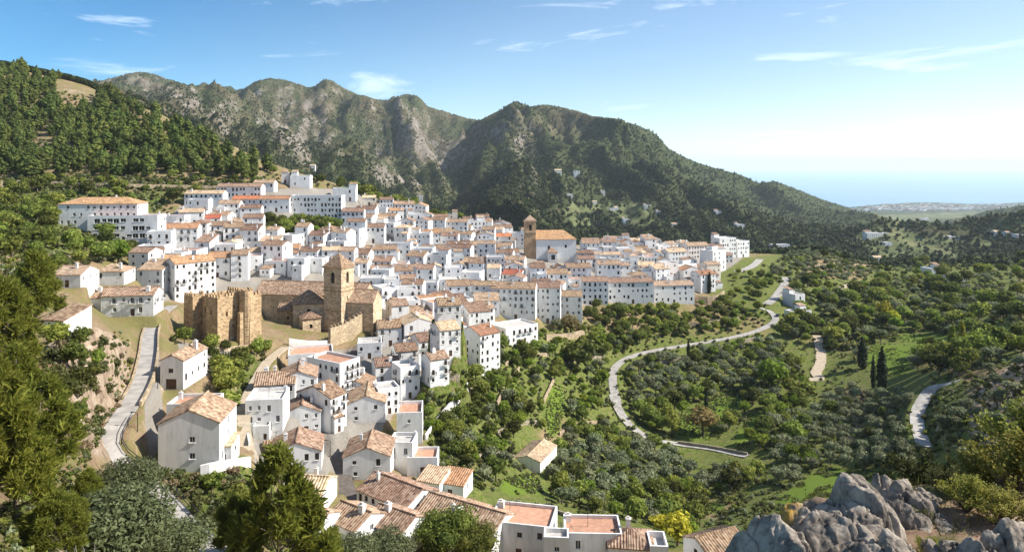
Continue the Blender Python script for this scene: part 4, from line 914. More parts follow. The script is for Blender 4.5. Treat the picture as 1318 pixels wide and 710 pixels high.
# crenellated retaining wall of the church square
def wall_run(name, pts, h, t, mat, label, cat='wall', posts=0, lift=0., group=None, coping=None):
    c = [q if isinstance(q, Vector) else hit(*q) for q in pts]; c = catmull(c, 2.0); base = c[0].copy(); mb = MB()
    prev = None
    for i, p_ in enumerate(c):
        d = (c[min(i + 1, len(c) - 1)] - c[max(i - 1, 0)]); d.z = 0; d.normalize(); s_ = Vector((d.y, -d.x, 0)) * t / 2
        b_ = p_ - base; zt_ = Vector((0, 0, h + lift)); zb = Vector((0, 0, -1.2))
        row = (b_ + s_ + zb, b_ + s_ + zt_, b_ - s_ + zt_, b_ - s_ + zb)
        if prev:
            for q in range(3): mb.quad(prev[q], prev[q + 1], row[q + 1], row[q])
        else: mb.quad(*row)
        prev = row
    mb.quad(*prev[::-1])
    T = thing(name, label, cat, base, 0, group, data=mb.mesh(name, MAT[mat]))
    if posts:
        m2 = MB(); L = sum((c[i + 1] - c[i]).length for i in range(len(c) - 1)); acc = 0; nxt = posts / 2
        for i in range(len(c) - 1):
            seg = (c[i + 1] - c[i]).length
            while nxt < acc + seg:
                p_ = c[i].lerp(c[i + 1], (nxt - acc) / seg) - base; m2.box(p_.x - .28, p_.x + .28, p_.y - .28, p_.y + .28, p_.z + h + lift + .002, p_.z + h + lift + .75); nxt += posts
            acc += seg
        m2.build('battlement', MAT[mat], T)
    return T
wall_run('retaining_wall', [(424, 447), (442, 440), (462, 428), (484, 413)], 5.2, .7, 'sandwall', 'long sandstone wall with small merlons holding up the church square', posts=1.9)
wall_run('parapet_wall', [(372, 444), (398, 447), (424, 446)], 1.8, .4, 'white', 'low white parapet below the church apse', cat='wall')
# ---------------------------------------------------------------- far church
p = hit(712, 337); p.z += 1.6; FCH = thing('church', 'far white church with brown brick tower and orange hipped roof on the village ridge', 'church', p, R(6))
mpx = p.y / F
def fbox(name, mat, x0, x1, y0, y1, z0, z1, parent=FCH, ops=()):
    mb = MB()
    for (p0, u, nn, W, op) in (((x0, y0, 0), (1, 0, 0), (0, -1, 0), x1 - x0, ops), ((x1, y0, 0), (0, 1, 0), (1, 0, 0), y1 - y0, ()), ((x1, y1, 0), (-1, 0, 0), (0, 1, 0), x1 - x0, ()), ((x0, y1, 0), (0, -1, 0), (-1, 0, 0), y1 - y0, ())): panel(mb, p0, u, nn, W, z0, z1, list(op), .5)
    mb.quad((x0, y0, z1), (x1, y0, z1), (x1, y1, z1), (x0, y1, z1)); o = mb.build(name, MAT[mat], parent)
    for q in ops:
        m2 = MB(); a = (q[1] - q[0]) / 2; m2.quad((-a, .48, 0), (a, .48, 0), (a, .48, q[3] - q[2]), (-a, .48, q[3] - q[2])); m2.build('window', MAT['glass'], o, (x0 + (q[0] + q[1]) / 2, y0, q[2]))
    return o
fx0, fx1 = -22 * mpx, 30 * mpx; fh = 25 * mpx
fb = fbox('nave', 'white', fx0, fx1, 0, 12, -5, fh, ops=[(15 * mpx, 18 * mpx, 12 * mpx, 17 * mpx), (37 * mpx, 40 * mpx, 14 * mpx, 18 * mpx)])
r = Roof(); o = .5; a = 6 + o; W2 = fx1 - fx0 + 2 * o
r.slab((fx0 - o, -o, fh + .1), (fx1 + o, -o, fh + .1), (0, a, 11 * mpx), 0, a / W2); r.slab((fx1 + o, 12 + o, fh + .1), (fx0 - o, 12 + o, fh + .1), (0, -a, 11 * mpx), a / W2, 0); r.slab((fx1 + o, -o, fh + .1), (fx1 + o, 12 + o, fh + .1), (-a, 0, 11 * mpx), .5, .5)
r.build(MAT['orange'], fb); mb = MB(); mb.quad((fx0, 0, fh + .09), (fx0, 12, fh + .09), (fx0, 6, fh + 10.4 * mpx)); mb.build('gable', MAT['white'], fb)
tx0, tx1 = -36 * mpx, -22.2 * mpx
ft = fbox('bell_tower', 'belfry', tx0, tx1, 1, 6.6, -5, 48 * mpx, ops=[(5 * mpx, 8.6 * mpx, 37 * mpx, 44 * mpx)])
mb = MB(); mb.box(tx0 - .35, tx1 + .35, .65, 6.95, 34 * mpx, 35 * mpx); mb.box(tx0 - .45, tx1 + .45, .55, 7.05, 48 * mpx + .002, 49 * mpx); mb.build('cornice', MAT['church'], ft)
r = Roof(); w2 = tx1 - tx0 + .9; r.slab((tx0 - .45, .55, 49 * mpx + .17), (tx1 + .45, .55, 49 * mpx + .17), (0, 3.25, 7 * mpx), .5, .5); r.slab((tx1 + .45, .55, 49 * mpx + .17), (tx1 + .45, 7.05, 49 * mpx + .17), (-w2 / 2, 0, 7 * mpx), .5, .5); r.slab((tx0 - .45, 7.05, 49 * mpx + .17), (tx0 - .45, .55, 49 * mpx + .17), (w2 / 2, 0, 7 * mpx), .5, .5); r.slab((tx1 + .45, 7.05, 49 * mpx + .17), (tx0 - .45, 7.05, 49 * mpx + .17), (0, -3.25, 7 * mpx), .5, .5)
r.build(MAT['pale'], ft)
pf = fbox('porch', 'white', -8 * mpx, 4 * mpx, -4, -.002, -4, 9 * mpx, ops=[(4 * mpx, 9 * mpx, .05, 6.5 * mpx)]); r = Roof(); r.slab((-9 * mpx, -4.6, 9 * mpx + .2), (5 * mpx, -4.6, 9 * mpx + .2), (0, 4.6, 5 * mpx), .35, .35); r.build(MAT['brown'], pf)
# ---------------------------------------------------------------- fill of the village: crooked rows of houses, each its own
def wc(o): return o.location
KEEPOUT = [(o['o'].location.x, o['o'].location.y, max(o['w'], o['d']) * .5) for o in HOUSES] + [(CT.location.x - 2, CT.location.y + 6, 13), (CH.location.x - 3, CH.location.y + 8, 17), (FCH.location.x - 1, FCH.location.y + 4, 15)]
for c, wd in [ROADS[n_] for n_ in ('street', 'mountain road', 'castle path')]:
    KEEPOUT += [(v.x, v.y, 1.0) for v in c[::3]]
FILL = [(168,337),(176,326),(232,300),(262,272),(290,262),(330,268),(375,285),(440,284),(470,268),(520,275),(640,299),(680,320),(745,320),(850,306),(940,314),(948,340),(890,388),(752,392),(690,420),(640,412),(600,436),(560,470),(520,470),(484,440),(470,408),(440,400),(330,372),(230,372),(196,378)]
NOFILL = [[(668,304),(752,304),(752,353),(668,353)], [(372,281),(440,283),(438,304),(410,304),(376,314),(330,318),(330,285)], [(425,398),(500,392),(492,450),(425,456)], [(230,360),(470,360),(470,440),(230,445)]]
placed = []; fr = random.Random(77)
Yr = 196.
while Yr < 462:
    x = -190.
    while x < 190:
        w = fr.uniform(5.4, 9.6) if Yr < 330 else fr.uniform(7.2, 12); d = fr.uniform(6.4, 9.0)
        xc = x + w / 2; yy = Yr + 6 * math.sin(xc / 37 + Yr / 50) + fr.uniform(-1.6, 1.6) + .10 * xc
        x += w + fr.choice((0.05, .1, .4, 1.6, 2.6))
        if yy < 190: continue
        z = float(zt(np.float64(xc), np.float64(yy))); px, py = proj((xc, yy, z))
        if not inpoly(np.array(px), np.array(py), FILL) or any(inpoly(np.array(px), np.array(py), q) for q in NOFILL): continue
        rad = max(w, d) * .5
        if any((xc - a) ** 2 + (yy - b) ** 2 < (rad * .82 + c * .85) ** 2 for a, b, c in KEEPOUT): continue
        if fr.random() < .015: continue
        placed.append((xc, yy, z, w, d, px, py))
    Yr += 11.0 if Yr < 300 else 12.0
for xc, yy, z, w, d, px, py in placed:
    yaw = 16 * float(fbm(np.array(xc / 45), np.array(yy / 45), 2, 5)) + fr.uniform(-11, 13) + (16 if px > 840 else 0) + (24 if (480 < px < 620 and py > 390) else 0) + (10 if px < 330 else 0)
    h = fr.choice((4.2, 4.8, 5.4, 5.8, 6.2, 7.0, 7.6, 8.4, 9.4)); rf = fr.choices(('gx', 'gy', 'hip', 'flat', 'terr', 'mono'), (.42, .14, .06, .22, .07, .09))[0]
    cl_ = fr.choices(('terracotta', 'brown', 'orange', 'pale', 'red'), (.36, .34, .08, .17, .05))[0]
    if px > 800: cl_ = fr.choices(('pale', 'terracotta', 'orange', 'brown'), (.5, .28, .08, .14))[0]
    wl = 'white' if fr.random() < (.96 if px < 830 else .72) else fr.choice(('cream', 'pink'))
    z = float(zt(np.float64(xc), np.float64(yy)))
    an = None
    if fr.random() < .55:
        aw = fr.uniform(.35, .6) * w; ad = fr.uniform(2.2, 4); ah = h * fr.uniform(.4, .72); an = (aw, ad, ah, fr.choice((-1, 1)) * (w - aw) * .48, -d / 2 - ad / 2 + .01, fr.choice(('flat', 'flat', 'mono', 'hip')))
    house(Vector((xc, yy, z)), w, d, h, yaw, rf, cl_, wl, s=fr.choice((.8, .86, .92)), base=6, near=yy < 300, dens=fr.uniform(.55, 1.0), balc=.2 if yy < 310 else 0, annex=an, chim=fr.choice((0, 1, 1, 2)), doors=fr.random() < .4, seed=int(xc * 13 + yy * 7) & 0xffff)
print('houses', len(HOUSES))
# ---------------------------------------------------------------- ground sheets, cut into terraces by the houses above
PYG = HY + (CAMZ - GZ) / GY * F
ROWN = int(np.searchsorted(YS, 640)); 
def sheet(name, r0, r1, c0, c1, mat, attrs, smooth=True):
    X, Y, Z = GX[r0:r1, c0:c1], GY[r0:r1, c0:c1], GZ[r0:r1, c0:c1]; a, b = X.shape
    idx = np.arange(a * b).reshape(a, b)
    fs = np.stack([idx[:-1, :-1], idx[:-1, 1:], idx[1:, 1:], idx[1:, :-1]], -1).reshape(-1, 4)
    me = pmesh(name, np.stack([X, Y, Z], -1).reshape(-1, 3), fs, mat, smooth=smooth)
    for nme, arr in attrs.items():
        at = me.attributes.new(nme, 'FLOAT', 'POINT'); at.data.foreach_set('value', arr[r0:r1, c0:c1].astype(np.float32).ravel())
    return link(name, me, kind='structure')
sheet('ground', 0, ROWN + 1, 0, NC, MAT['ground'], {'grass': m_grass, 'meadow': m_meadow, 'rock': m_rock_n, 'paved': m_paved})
sheet('mountains', ROWN, NR, 0, NC, MAT['mountain'], {'rock': m_rock_f, 'veg': vegd, 'field': m_field})
# ---------------------------------------------------------------- foliage
def leafmat(name, c0, c1, c2, transl=.35, vary=.25):
    k = NT(name, .75, .25); g = k.n('ShaderNodeNewGeometry').outputs['Random Per Island']; r = k.n('ShaderNodeObjectInfo').outputs['Random']
    c = k.ramp(g, [(.0, c0), (.5, c1), (1., c2)]); hs = k.n('ShaderNodeHueSaturation'); k.l(c, hs.inputs['Color'])
    k.l(k.rng(r, 0, 1, 1 - vary, 1 + vary), hs.inputs['Value']); k.l(k.rng(k.math('FRACT', k.math('MULTIPLY', r, 7.31)), 0, 1, .478 if vary > .16 else .495, .516 if vary > .16 else .505), hs.inputs['Hue']); k.col(hs.outputs[0])
    tr = k.n('ShaderNodeBsdfTranslucent'); k.l(hs.outputs[0], tr.inputs['Color']); mx = k.n('ShaderNodeMixShader'); mx.inputs[0].default_value = transl
    k.l(k.b.outputs[0], mx.inputs[1]); k.l(tr.outputs[0], mx.inputs[2]); k.l(mx.outputs[0], k.t.nodes['Material Output'].inputs['Surface']); return k.m
MAT['olive'] = leafmat('olive_leaves', (.105, .122, .056), (.19, .21, .105), (.30, .32, .18))
MAT['olivenear'] = leafmat('near_olive_leaves', (.060, .075, .028), (.12, .14, .055), (.21, .225, .11), .4, .1)
MAT['leaf'] = leafmat('green_leaves', (.065, .092, .016), (.155, .190, .030), (.275, .30, .058), .5, .6)
MAT['bright'] = leafmat('fresh_green_leaves', (.095, .145, .014), (.17, .235, .022), (.28, .34, .04), .5)
MAT['yellow'] = leafmat('yellow_leaves', (.25, .25, .02), (.40, .38, .03), (.54, .50, .06), .45)
MAT['tanleaf'] = leafmat('tan_leaves', (.14, .11, .035), (.22, .17, .06), (.30, .24, .09), .4)
MAT['pine'] = leafmat('pine_needles', (.046, .072, .014), (.094, .126, .024), (.17, .20, .042), .35, .3)
MAT['nearpine'] = leafmat('near_pine_needles', (.10, .122, .016), (.20, .215, .028), (.31, .31, .05), .55, .12)
MAT['cypress'] = leafmat('cypress_leaves', (.016, .028, .010), (.028, .042, .014), (.045, .062, .02), .2)
MAT['shrub'] = leafmat('shrub_leaves', (.05, .06, .018), (.095, .105, .03), (.16, .165, .055), .35, .4)
MAT['dryshrub'] = leafmat('dry_shrub_leaves', (.12, .09, .045), (.20, .155, .08), (.28, .22, .12), .3)
MAT['farwood'] = leafmat('far_woodland_leaves', (.026, .040, .014), (.048, .064, .023), (.088, .102, .036), .25, .4)
MAT['weed'] = leafmat('weed_leaves', (.06, .085, .015), (.12, .14, .03), (.22, .21, .07), .4, .4)
MAT['bark'] = flat('bark', (.15, .115, .085), .9, .3, 6); MAT['deadwood'] = flat('dead_wood', (.52, .48, .42), .9, .2, 5)
def blob_quads(cen, rad, rs, nu=8, nv=5):
    V = []; Fs = []
    for j in range(nv + 1):
        th = math.pi * j / nv
        for i in range(nu):
            ph = 2 * math.pi * i / nu; k_ = 1 + rs.uniform(-.18, .18)
            V.append((cen[0] + rad[0] * k_ * math.sin(th) * math.cos(ph), cen[1] + rad[1] * k_ * math.sin(th) * math.sin(ph), cen[2] + rad[2] * k_ * math.cos(th)))
    for j in range(nv):
        for i in range(nu): Fs.append((j * nu + i, j * nu + (i + 1) % nu, (j + 1) * nu + (i + 1) % nu, (j + 1) * nu + i))
    return np.array(V), np.array(Fs)
def crown_mesh(name, mat, lobes, n, size, seed, core=.66, up=0., aspect=1., jit=.7):
    rs = np.random.RandomState(seed); L = np.array(lobes, float); wgt = (L[:, 3] * L[:, 5]) ** 1.0; wgt /= wgt.sum()
    li = rs.choice(len(L), n, p=wgt); d = rs.normal(size=(n, 3)); d[:, 2] += .15; d /= np.linalg.norm(d, axis=1)[:, None]
    p = L[li, :3] + d * L[li, 3:] * rs.uniform(.70, 1.08, (n, 1))
    nn = d + rs.normal(size=(n, 3)) * jit; nn[:, 2] += up; nn /= np.linalg.norm(nn, axis=1)[:, None]
    t = np.cross(nn, rs.normal(size=(n, 3))); t /= np.linalg.norm(t, axis=1)[:, None]; b = np.cross(nn, t)
    s = size * rs.uniform(.6, 1.3, (n, 1)); t = t * s; b = b * s * aspect
    k_ = rs.uniform(.5, 1.0, (n, 4, 1))
    q = np.stack([p - t * k_[:, 0] - b * .3, p + b * k_[:, 1] - t * .2, p + t * k_[:, 2] + b * .25, p - b * k_[:, 3] + t * .2], 1).reshape(-1, 3); f = np.arange(4 * n).reshape(n, 4)
    Vs, Fs, off = [q], [f], len(q)
    if core:
        for l in L:
            v, g = blob_quads(l[:3], l[3:] * core, rs); Vs.append(v); Fs.append(g + off); off += len(v)
    return pmesh(name, np.concatenate(Vs), np.concatenate(Fs), mat)
def lobes_round(rs, k, w=.5, h=.62, z0=.36):
    o = [(0, 0, z0 + h * .5, w * .62, w * .62, h * .5)]
    for i in range(k):
        a = 2 * math.pi * (i + rs.uniform(-.3, .3)) / k; r = w * rs.uniform(.35, .62); s_ = w * rs.uniform(.34, .52)
        o.append((r * math.cos(a), r * math.sin(a), z0 + h * rs.uniform(.28, .72), s_, s_, s_ * rs.uniform(.7, .95)))
    return o
def lobes_pine(rs, w=.30, z0=.18):
    o = []; n_ = 8
    for i in range(n_):
        f = i / (n_ - 1); rr = w * (math.sin(math.pi * (.22 + .70 * f)) ** .9) + .03; a = rs.uniform(0, 6.28); m = 3 if f < .85 else 1
        for k_ in range(m):
            aa = a + 2 * math.pi * k_ / m; off = rr * rs.uniform(.35, .62) if m > 1 else 0
            o.append((off * math.cos(aa), off * math.sin(aa), z0 + (1 - z0 - .1) * f + rs.uniform(-.03, .03), rr * rs.uniform(.5, .7), rr * rs.uniform(.5, .7), .09 + .05 * rs.rand()))
    return o
def trunk_mesh(name, h, r, limbs, seed, lean=.05):
    rs = np.random.RandomState(seed); mb = MB(); top = Vector((rs.uniform(-lean, lean), rs.uniform(-lean, lean), h))
    mb.tube([(0, 0, -.15), (0, 0, 0), top * .5 + Vector((rs.uniform(-.02, .02), 0, 0)), top], [r * 1.4, r * 1.1, r * .8, r * .35], 6)
    for i in range(limbs):
        a = rs.uniform(0, 6.28); f = rs.uniform(.45, .8); b = top * f; e = b + Vector((math.cos(a) * .25, math.sin(a) * .25, .2)); mb.tube([b, (b + e) / 2 + Vector((0, 0, .02)), e], [r * .55, r * .4, r * .2], 5)
    return mb.mesh(name, MAT['bark'])
rsq = np.random.RandomState
KIND = {}
def kind(key, name, cat, crowns, trunks): KIND[key] = (name, cat, crowns, trunks)
TR = [trunk_mesh('trunk', .6, .035, 4, s_) for s_ in range(3)]; TO = [trunk_mesh('trunk', .5, .05, 4, 10 + s_, .1) for s_ in range(3)]; TP = [trunk_mesh('trunk', .9, .022, 0, 20 + s_, .02) for s_ in range(2)]
kind('olive', 'olive_tree', 'olive tree', [crown_mesh('crown', MAT['olive'], lobes_round(rsq(s_), 7, .56, .62, .30), 520, .060, s_, .6) for s_ in range(5)], TO)
kind('leaf', 'broadleaf_tree', 'tree', [crown_mesh('crown', MAT['leaf'], lobes_round(rsq(30 + s_), 8, .50, .74, .24), 620, .062, 30 + s_) for s_ in range(6)], TR)
kind('bright', 'fruit_tree', 'tree', [crown_mesh('crown', MAT['bright'], lobes_round(rsq(50 + s_), 7, .50, .70, .26), 560, .064, 50 + s_) for s_ in range(3)], TR)
kind('yellow', 'autumn_tree', 'tree', [crown_mesh('crown', MAT['yellow'], lobes_round(rsq(60 + s_), 7, .46, .70, .26), 560, .060, 60 + s_, .5) for s_ in range(2)], TR)
kind('tan', 'dry_tree', 'tree', [crown_mesh('crown', MAT['tanleaf'], lobes_round(rsq(65), 7, .5, .7, .26), 560, .060, 65, .5)], TR)
kind('pine', 'pine_tree', 'pine tree', [crown_mesh('crown', MAT['pine'], lobes_pine(rsq(70 + s_), (.27, .23, .30, .25)[s_]), 620, .040, 70 + s_, .7, .2, 1.3) for s_ in range(4)], TP)
kind('cypress', 'cypress_tree', 'cypress', [crown_mesh('crown', MAT['cypress'], [(0, 0, .10 + .8 * i / 6, .085 * math.sin(math.pi * (.25 + .7 * i / 6)) + .012, .085 * math.sin(math.pi * (.25 + .7 * i / 6)) + .012, .13) for i in range(7)], 900, .024, 80, .8, .3, 1.8)], TP[:1])
for kk_, m_ in (('poplar', 'bright'), ('ypoplar', 'yellow')): kind(kk_, 'poplar_tree', 'poplar', [crown_mesh('crown', MAT[m_], [(rsq(90 + i).uniform(-.02, .02), rsq(91 + i).uniform(-.02, .02), .14 + .78 * i / 6, .13 * math.sin(math.pi * (.25 + .68 * i / 6)), .13 * math.sin(math.pi * (.25 + .68 * i / 6)), .14) for i in range(7)], 700, .034, 90, .55, .2, 1.3)], TP[:1])
kind('shrub', 'shrub', 'shrub', [crown_mesh('shrub', MAT['shrub'], lobes_round(rsq(100 + s_), 5, .55, .8, .0), 260, .085, 100 + s_, .6) for s_ in range(4)], None)
kind('dryshrub', 'dry_shrub', 'shrub', [crown_mesh('dry_shrub', MAT['dryshrub'], lobes_round(rsq(110 + s_), 5, .55, .7, .0), 260, .08, 110 + s_, .5) for s_ in range(2)], None)
occ = {}                                          # plan grid of what already stands there
def occ_add(x, y, r): occ.setdefault((int(x // 8), int(y // 8)), []).append((x, y, r))
def occ_free(x, y, r):
    i, j = int(x // 8), int(y // 8)
    for a in (i - 1, i, i + 1):
        for b in (j - 1, j, j + 1):
            for (x2, y2, r2) in occ.get((a, b), ()):
                if (x - x2) ** 2 + (y - y2) ** 2 < (r + r2) ** 2: return False
    return True
for q in HOUSES:
    c_, s_ = math.cos(R(q['yaw'])), math.sin(R(q['yaw'])); lx, ly = q['o'].location.x, q['o'].location.y
    for u in np.arange(-q['w'] / 2, q['w'] / 2 + .1, 1.6):
        for v_ in np.arange(-q['d'] / 2, q['d'] / 2 + .1, 1.6): occ_add(lx + u * c_ - v_ * s_, ly + u * s_ + v_ * c_, 1.1)
for o_, r_ in ((CT, 11), (CH, 14), (FCH, 14)):
    for k_ in range(6): occ_add(o_.location.x + (k_ - 3) * r_ / 4 - 2, o_.location.y + 5, r_ * .42)
for c, wd in ROADS.values():
    for v_ in c[::2]: occ_add(v_.x, v_.y, wd / 2 + .2)
TREES = []; COUNT = {}; QUEUE = []
def plant(key, p, h, label, group, wid=1., r=None, ymask=None):
    name, cat, crowns, trunks = KIND[key]; q = rng
    cm = q.choice(crowns); rz = q.uniform(0, 6.28); sx = h * wid
    T = link(name, cm if trunks is None else None, None, p, rz, label=label, category=cat, group=group); T.scale = (sx, sx * q.uniform(.9, 1.1), h)
    if trunks is not None: link('crown', cm, T); link('trunk', q.choice(trunks), T)
    COUNT[name] = COUNT.get(name, 0) + 1; occ_add(p.x, p.y, (r or h * .3)); TREES.append(T); return T
RSP = np.array([(*proj(v_), v_.y) for n_ in ('valley road', 'ridge road', 'chapel road', 'lower lane', 'bend road', 'dirt track') for v_ in ROADS[n_][0][::2]])
def hides_road(p, h):
    x, y0 = proj(p); hp = h * F / p.y; m_ = (np.abs(RSP[:, 0] - x) < hp * .42) & (RSP[:, 1] < y0 - hp * .12) & (RSP[:, 1] > y0 - hp * .95) & (RSP[:, 2] > p.y)
    return bool(m_.any()) and rng.random() < .74
def orchard(poly, key, sp, h0, h1, l_, ang, avoid=(), drop=.1):
    c_, s_ = math.cos(R(ang)), math.sin(R(ang)); n_ = int(160 / sp)
    for a in range(-n_, n_):
        for b in range(-n_, n_):
            u, v_ = a * sp + rng.uniform(-.5, .5), b * sp * .9 + rng.uniform(-.5, .5); X = orchard.c[0] + u * c_ - v_ * s_; Y = orchard.c[1] + u * s_ + v_ * c_
            if Y < 60: continue
            p = Vector((X, Y, float(zt(np.float64(X), np.float64(Y))))); x, y = proj(p)
            if not inpoly(np.array(x), np.array(y), poly) or any(inpoly(np.array(x), np.array(y), q) for q in avoid) or rng.random() < drop: continue
            h = rng.uniform(h0, h1)
            if occ_free(p.x, p.y, .9) and not hides_road(p, h): QUEUE.append((h / p.y, key, p, h, l_)); occ_add(p.x, p.y, h * .3)
def zone(poly, mixd, label_of, spacing=.36, avoid=(), ymax=9999, tries=60, ymin=0):
    """mixd: {kind: (count, hmin, hmax)}; trees stand where sight lines through the zone meet the ground"""
    xs = [p[0] for p in poly]; ys = [p[1] for p in poly]; todo = [k_ for k_, (c, a, b) in mixd.items() for _ in range(c)]; rng.shuffle(todo)
    todo.sort(key=lambda k_: -mixd[k_][2])
    for k_ in todo:
        c, a, b = mixd[k_]
        for _ in range(tries):
            x, y = rng.uniform(min(xs), max(xs)), rng.uniform(min(ys), max(ys))
            if not inpoly(np.array(x), np.array(y), poly) or any(inpoly(np.array(x), np.array(y), q) for q in avoid): continue
            p = hit(x, y, ymin)
            if p is None or p.y > ymax: continue
            h = rng.uniform(a, b); sp = h * spacing * (.6 if 'shrub' in k_ else 1)
            if not occ_free(p.x, p.y, sp) or hides_road(p, h): continue
            l_ = label_of[k_]; QUEUE.append((h / p.y, k_, p, h, l_)); occ_add(p.x, p.y, sp); break
def labels(where):
    g = lambda a, b: (a + ' ' + where, b + ' ' + where)
    return {'olive': g('grey-green olive tree', 'olive trees'), 'leaf': g('dark green leafy tree', 'leafy trees'), 'bright': g('fresh green fruit tree', 'fruit trees'), 'yellow': g('yellow autumn tree', 'yellow trees'), 'tan': g('tan dry tree', 'tan trees'),
            'pine': g('dark green pine', 'pines'), 'cypress': g('dark narrow cypress', 'cypresses'), 'shrub': g('olive-green shrub', 'shrubs'), 'dryshrub': g('dry brown shrub', 'dry shrubs')}
# single trees that stand out
def one(key, px, py, hpx, label, wid=1.):
    p = hit(px, py); return plant(key, p, hpx * p.y / F, label, None, wid)
one('cypress', 904, 376, 26, 'left one of the two dark cypresses at the end of the village', 1.1); one('cypress', 913, 377, 27, 'right one of the two dark cypresses at the end of the village', 1.1)
one('cypress', 1110, 474, 40, 'broad dark cypress on the left of the meadow', 1.5); one('cypress', 1135, 503, 56, 'tallest dark cypress standing before the sunny meadow', 1.3); one('cypress', 1124, 500, 42, 'thin cypress left of the tallest one by the meadow', .8)
one('cypress', 886, 460, 24, 'small dark cypress just above the valley road', 1.1); one('cypress', 638, 362, 26, 'lone dark cypress among the white houses', 1.1); one('cypress', 909, 527, 26, 'small cypress at the corner of the green field', 1.)
one('poplar', 1226, 458, 42, 'green poplar right of the sunny meadow'); one('ypoplar', 1238, 458, 44, 'yellow-green poplar next to the green one, right of the meadow')
one('yellow', 1140, 414, 28, 'bright yellow tree in the middle of the valley'); one('yellow', 1150, 418, 20, 'smaller yellow tree beside the bright yellow one')
one('yellow', 872, 702, 44, 'big yellow tree at the bottom edge right of the tiled roofs', 1.2); one('yellow', 852, 690, 30, 'lesser yellow tree beside the big one at the bottom edge', 1.2)
one('tan', 734, 432, 30, 'round tan tree by the ochre terrace under the apartment row', 1.1); one('tan', 905, 560, 40, 'brownish wide tree between the two bright green fields', 1.2)
one('bright', 992, 505, 46, 'big fresh green tree above the bright field', 1.); one('bright', 152, 340, 34, 'fresh green tree in front of the tall corner house', 1.1); one('leaf', 744, 476, 40, 'big round dark tree in the gardens under the apartment row', 1.2)
one('bright', 775, 500, 26, 'yellow-green garden tree left of the valley road'); one('leaf', 215, 602, 30, 'small dense tree at the wall of the big gable house', 1.0); one('leaf', 290, 500, 36, 'dark tree in the castle garden', 1.2)
ND = MEADOW + [[(868,560),(944,560),(936,606),(880,606)], [(1108,480),(1186,480),(1186,508),(1112,508)], [(938,580),(990,580),(990,600),(938,600)], [(1150,436),(1235,440),(1235,452),(1160,452)], [(640,612),(704,602),(712,650),(640,650)], [(700,488),(732,498),(724,580),(698,580)], [(662,551),(708,551),(708,600),(662,600)]]
zone([(-60,92),(60,92),(140,122),(200,150),(250,175),(300,200),(345,218),(352,232),(240,229),(-60,228)], {'pine': (400, 8, 13)}, {'pine': ('dark green pine on the wooded hillside, upper left', 'pines on the hillside')}, .185, EARTH, ymin=300)
zone([(-60,226),(345,232),(352,248),(-60,246)], {'shrub': (50, 1.6, 3), 'leaf': (26, 3.4, 6)}, labels('along the hillside road'), .2, ymin=300)
zone([(345,222),(440,241),(500,258),(560,273),(600,288),(575,290),(520,276),(445,244),(372,230)], {'leaf': (40, 5, 8), 'shrub': (50, 2, 3.5)}, labels('on the slope behind the village top'), .2, ymax=520)
zone([(-60,242),(340,246),(300,254),(235,258),(226,264),(190,262),(80,262),(60,330),(-60,350)], {'leaf': (75, 3.5, 8), 'shrub': (80, 1.6, 3.2), 'dryshrub': (24, 1.4, 2.4)}, labels('on the slope left of the hotel'), .22, ymin=150)
zone([(66,318),(112,300),(165,318),(185,345),(120,340),(70,352)], {'leaf': (14, 4, 7), 'shrub': (14, 1.5, 3)}, labels('below the hotel'), .25)
zone([(330,292),(372,286),(438,288),(434,304),(410,306),(376,316),(330,320)], {'leaf': (28, 4, 8), 'bright': (5, 4, 6)}, labels('on the terrace under the four-storey block'), .25)
zone([(300,470),(350,440),(345,460),(320,505),(308,560),(290,565),(272,480)], {'leaf': (14, 3, 5), 'shrub': (26, 1, 2.2), 'dryshrub': (8, .9, 1.6)}, labels('in the gardens under the castle'), .25)
zone([(205,420),(262,446),(320,446),(330,440),(270,470),(232,452)], {'leaf': (6, 2.6, 4), 'shrub': (16, .9, 2)}, labels('at the foot of the castle'), .25)
zone([(205,606),(320,604),(400,660),(430,710),(262,712)], {'shrub': (50, .9, 2.2), 'dryshrub': (26, .8, 1.8), 'leaf': (8, 2, 3.4)}, labels('below the gable house'), .3)
zone([(60,430),(110,425),(160,430),(172,480),(168,505),(128,562),(100,590),(70,530)], {'shrub': (34, .9, 2.6), 'dryshrub': (22, .7, 1.5), 'leaf': (7, 2.6, 4)}, labels('on the rocky bank above the road'), .28)
zone([(536,500),(600,480),(640,446),(690,430),(755,400),(890,398),(940,384),(985,402),(965,424),(830,442),(785,462),(785,520),(800,560),(700,600),(665,650),(590,600),(540,560)], {'leaf': (110, 2.6, 5.6), 'bright': (84, 2.0, 4.2), 'olive': (34, 3, 4.6), 'shrub': (110, 1, 2.4)}, labels('in the gardens below the village'), .25, ND)
zone([(752,398),(890,398),(940,386),(985,402),(962,422),(830,440),(790,455),(760,440)], {'leaf': (60, 3.4, 6.6), 'bright': (14, 2.4, 4.4), 'shrub': (24, 1.2, 2.4)}, labels('between the long white terrace and the valley road'), .22)
orchard.c = ((1090 - CX) / F * 190, 190); orchard([(1000,555),(1100,498),(1188,505),(1182,585),(1215,650),(1000,650)], 'olive', 6.4, 3.4, 4.8, labels('in the olive grove by the right-hand road')['olive'], 24, ND)
orchard.c = ((800 - CX) / F * 190, 190); orchard([(690,596),(800,562),(860,584),(960,594),(950,625),(880,640),(780,640),(680,640)], 'olive', 5.8, 3.4, 5, labels('in the grove below the lower lane')['olive'], 38, ND)
orchard.c = ((900 - CX) / F * 260, 260); orchard([(806,468),(900,452),(985,436),(1030,480),(990,500),(930,505),(860,520),(815,530)], 'olive', 6.0, 3.6, 5.4, labels('in the valley inside the road loop')['olive'], 15, ND)
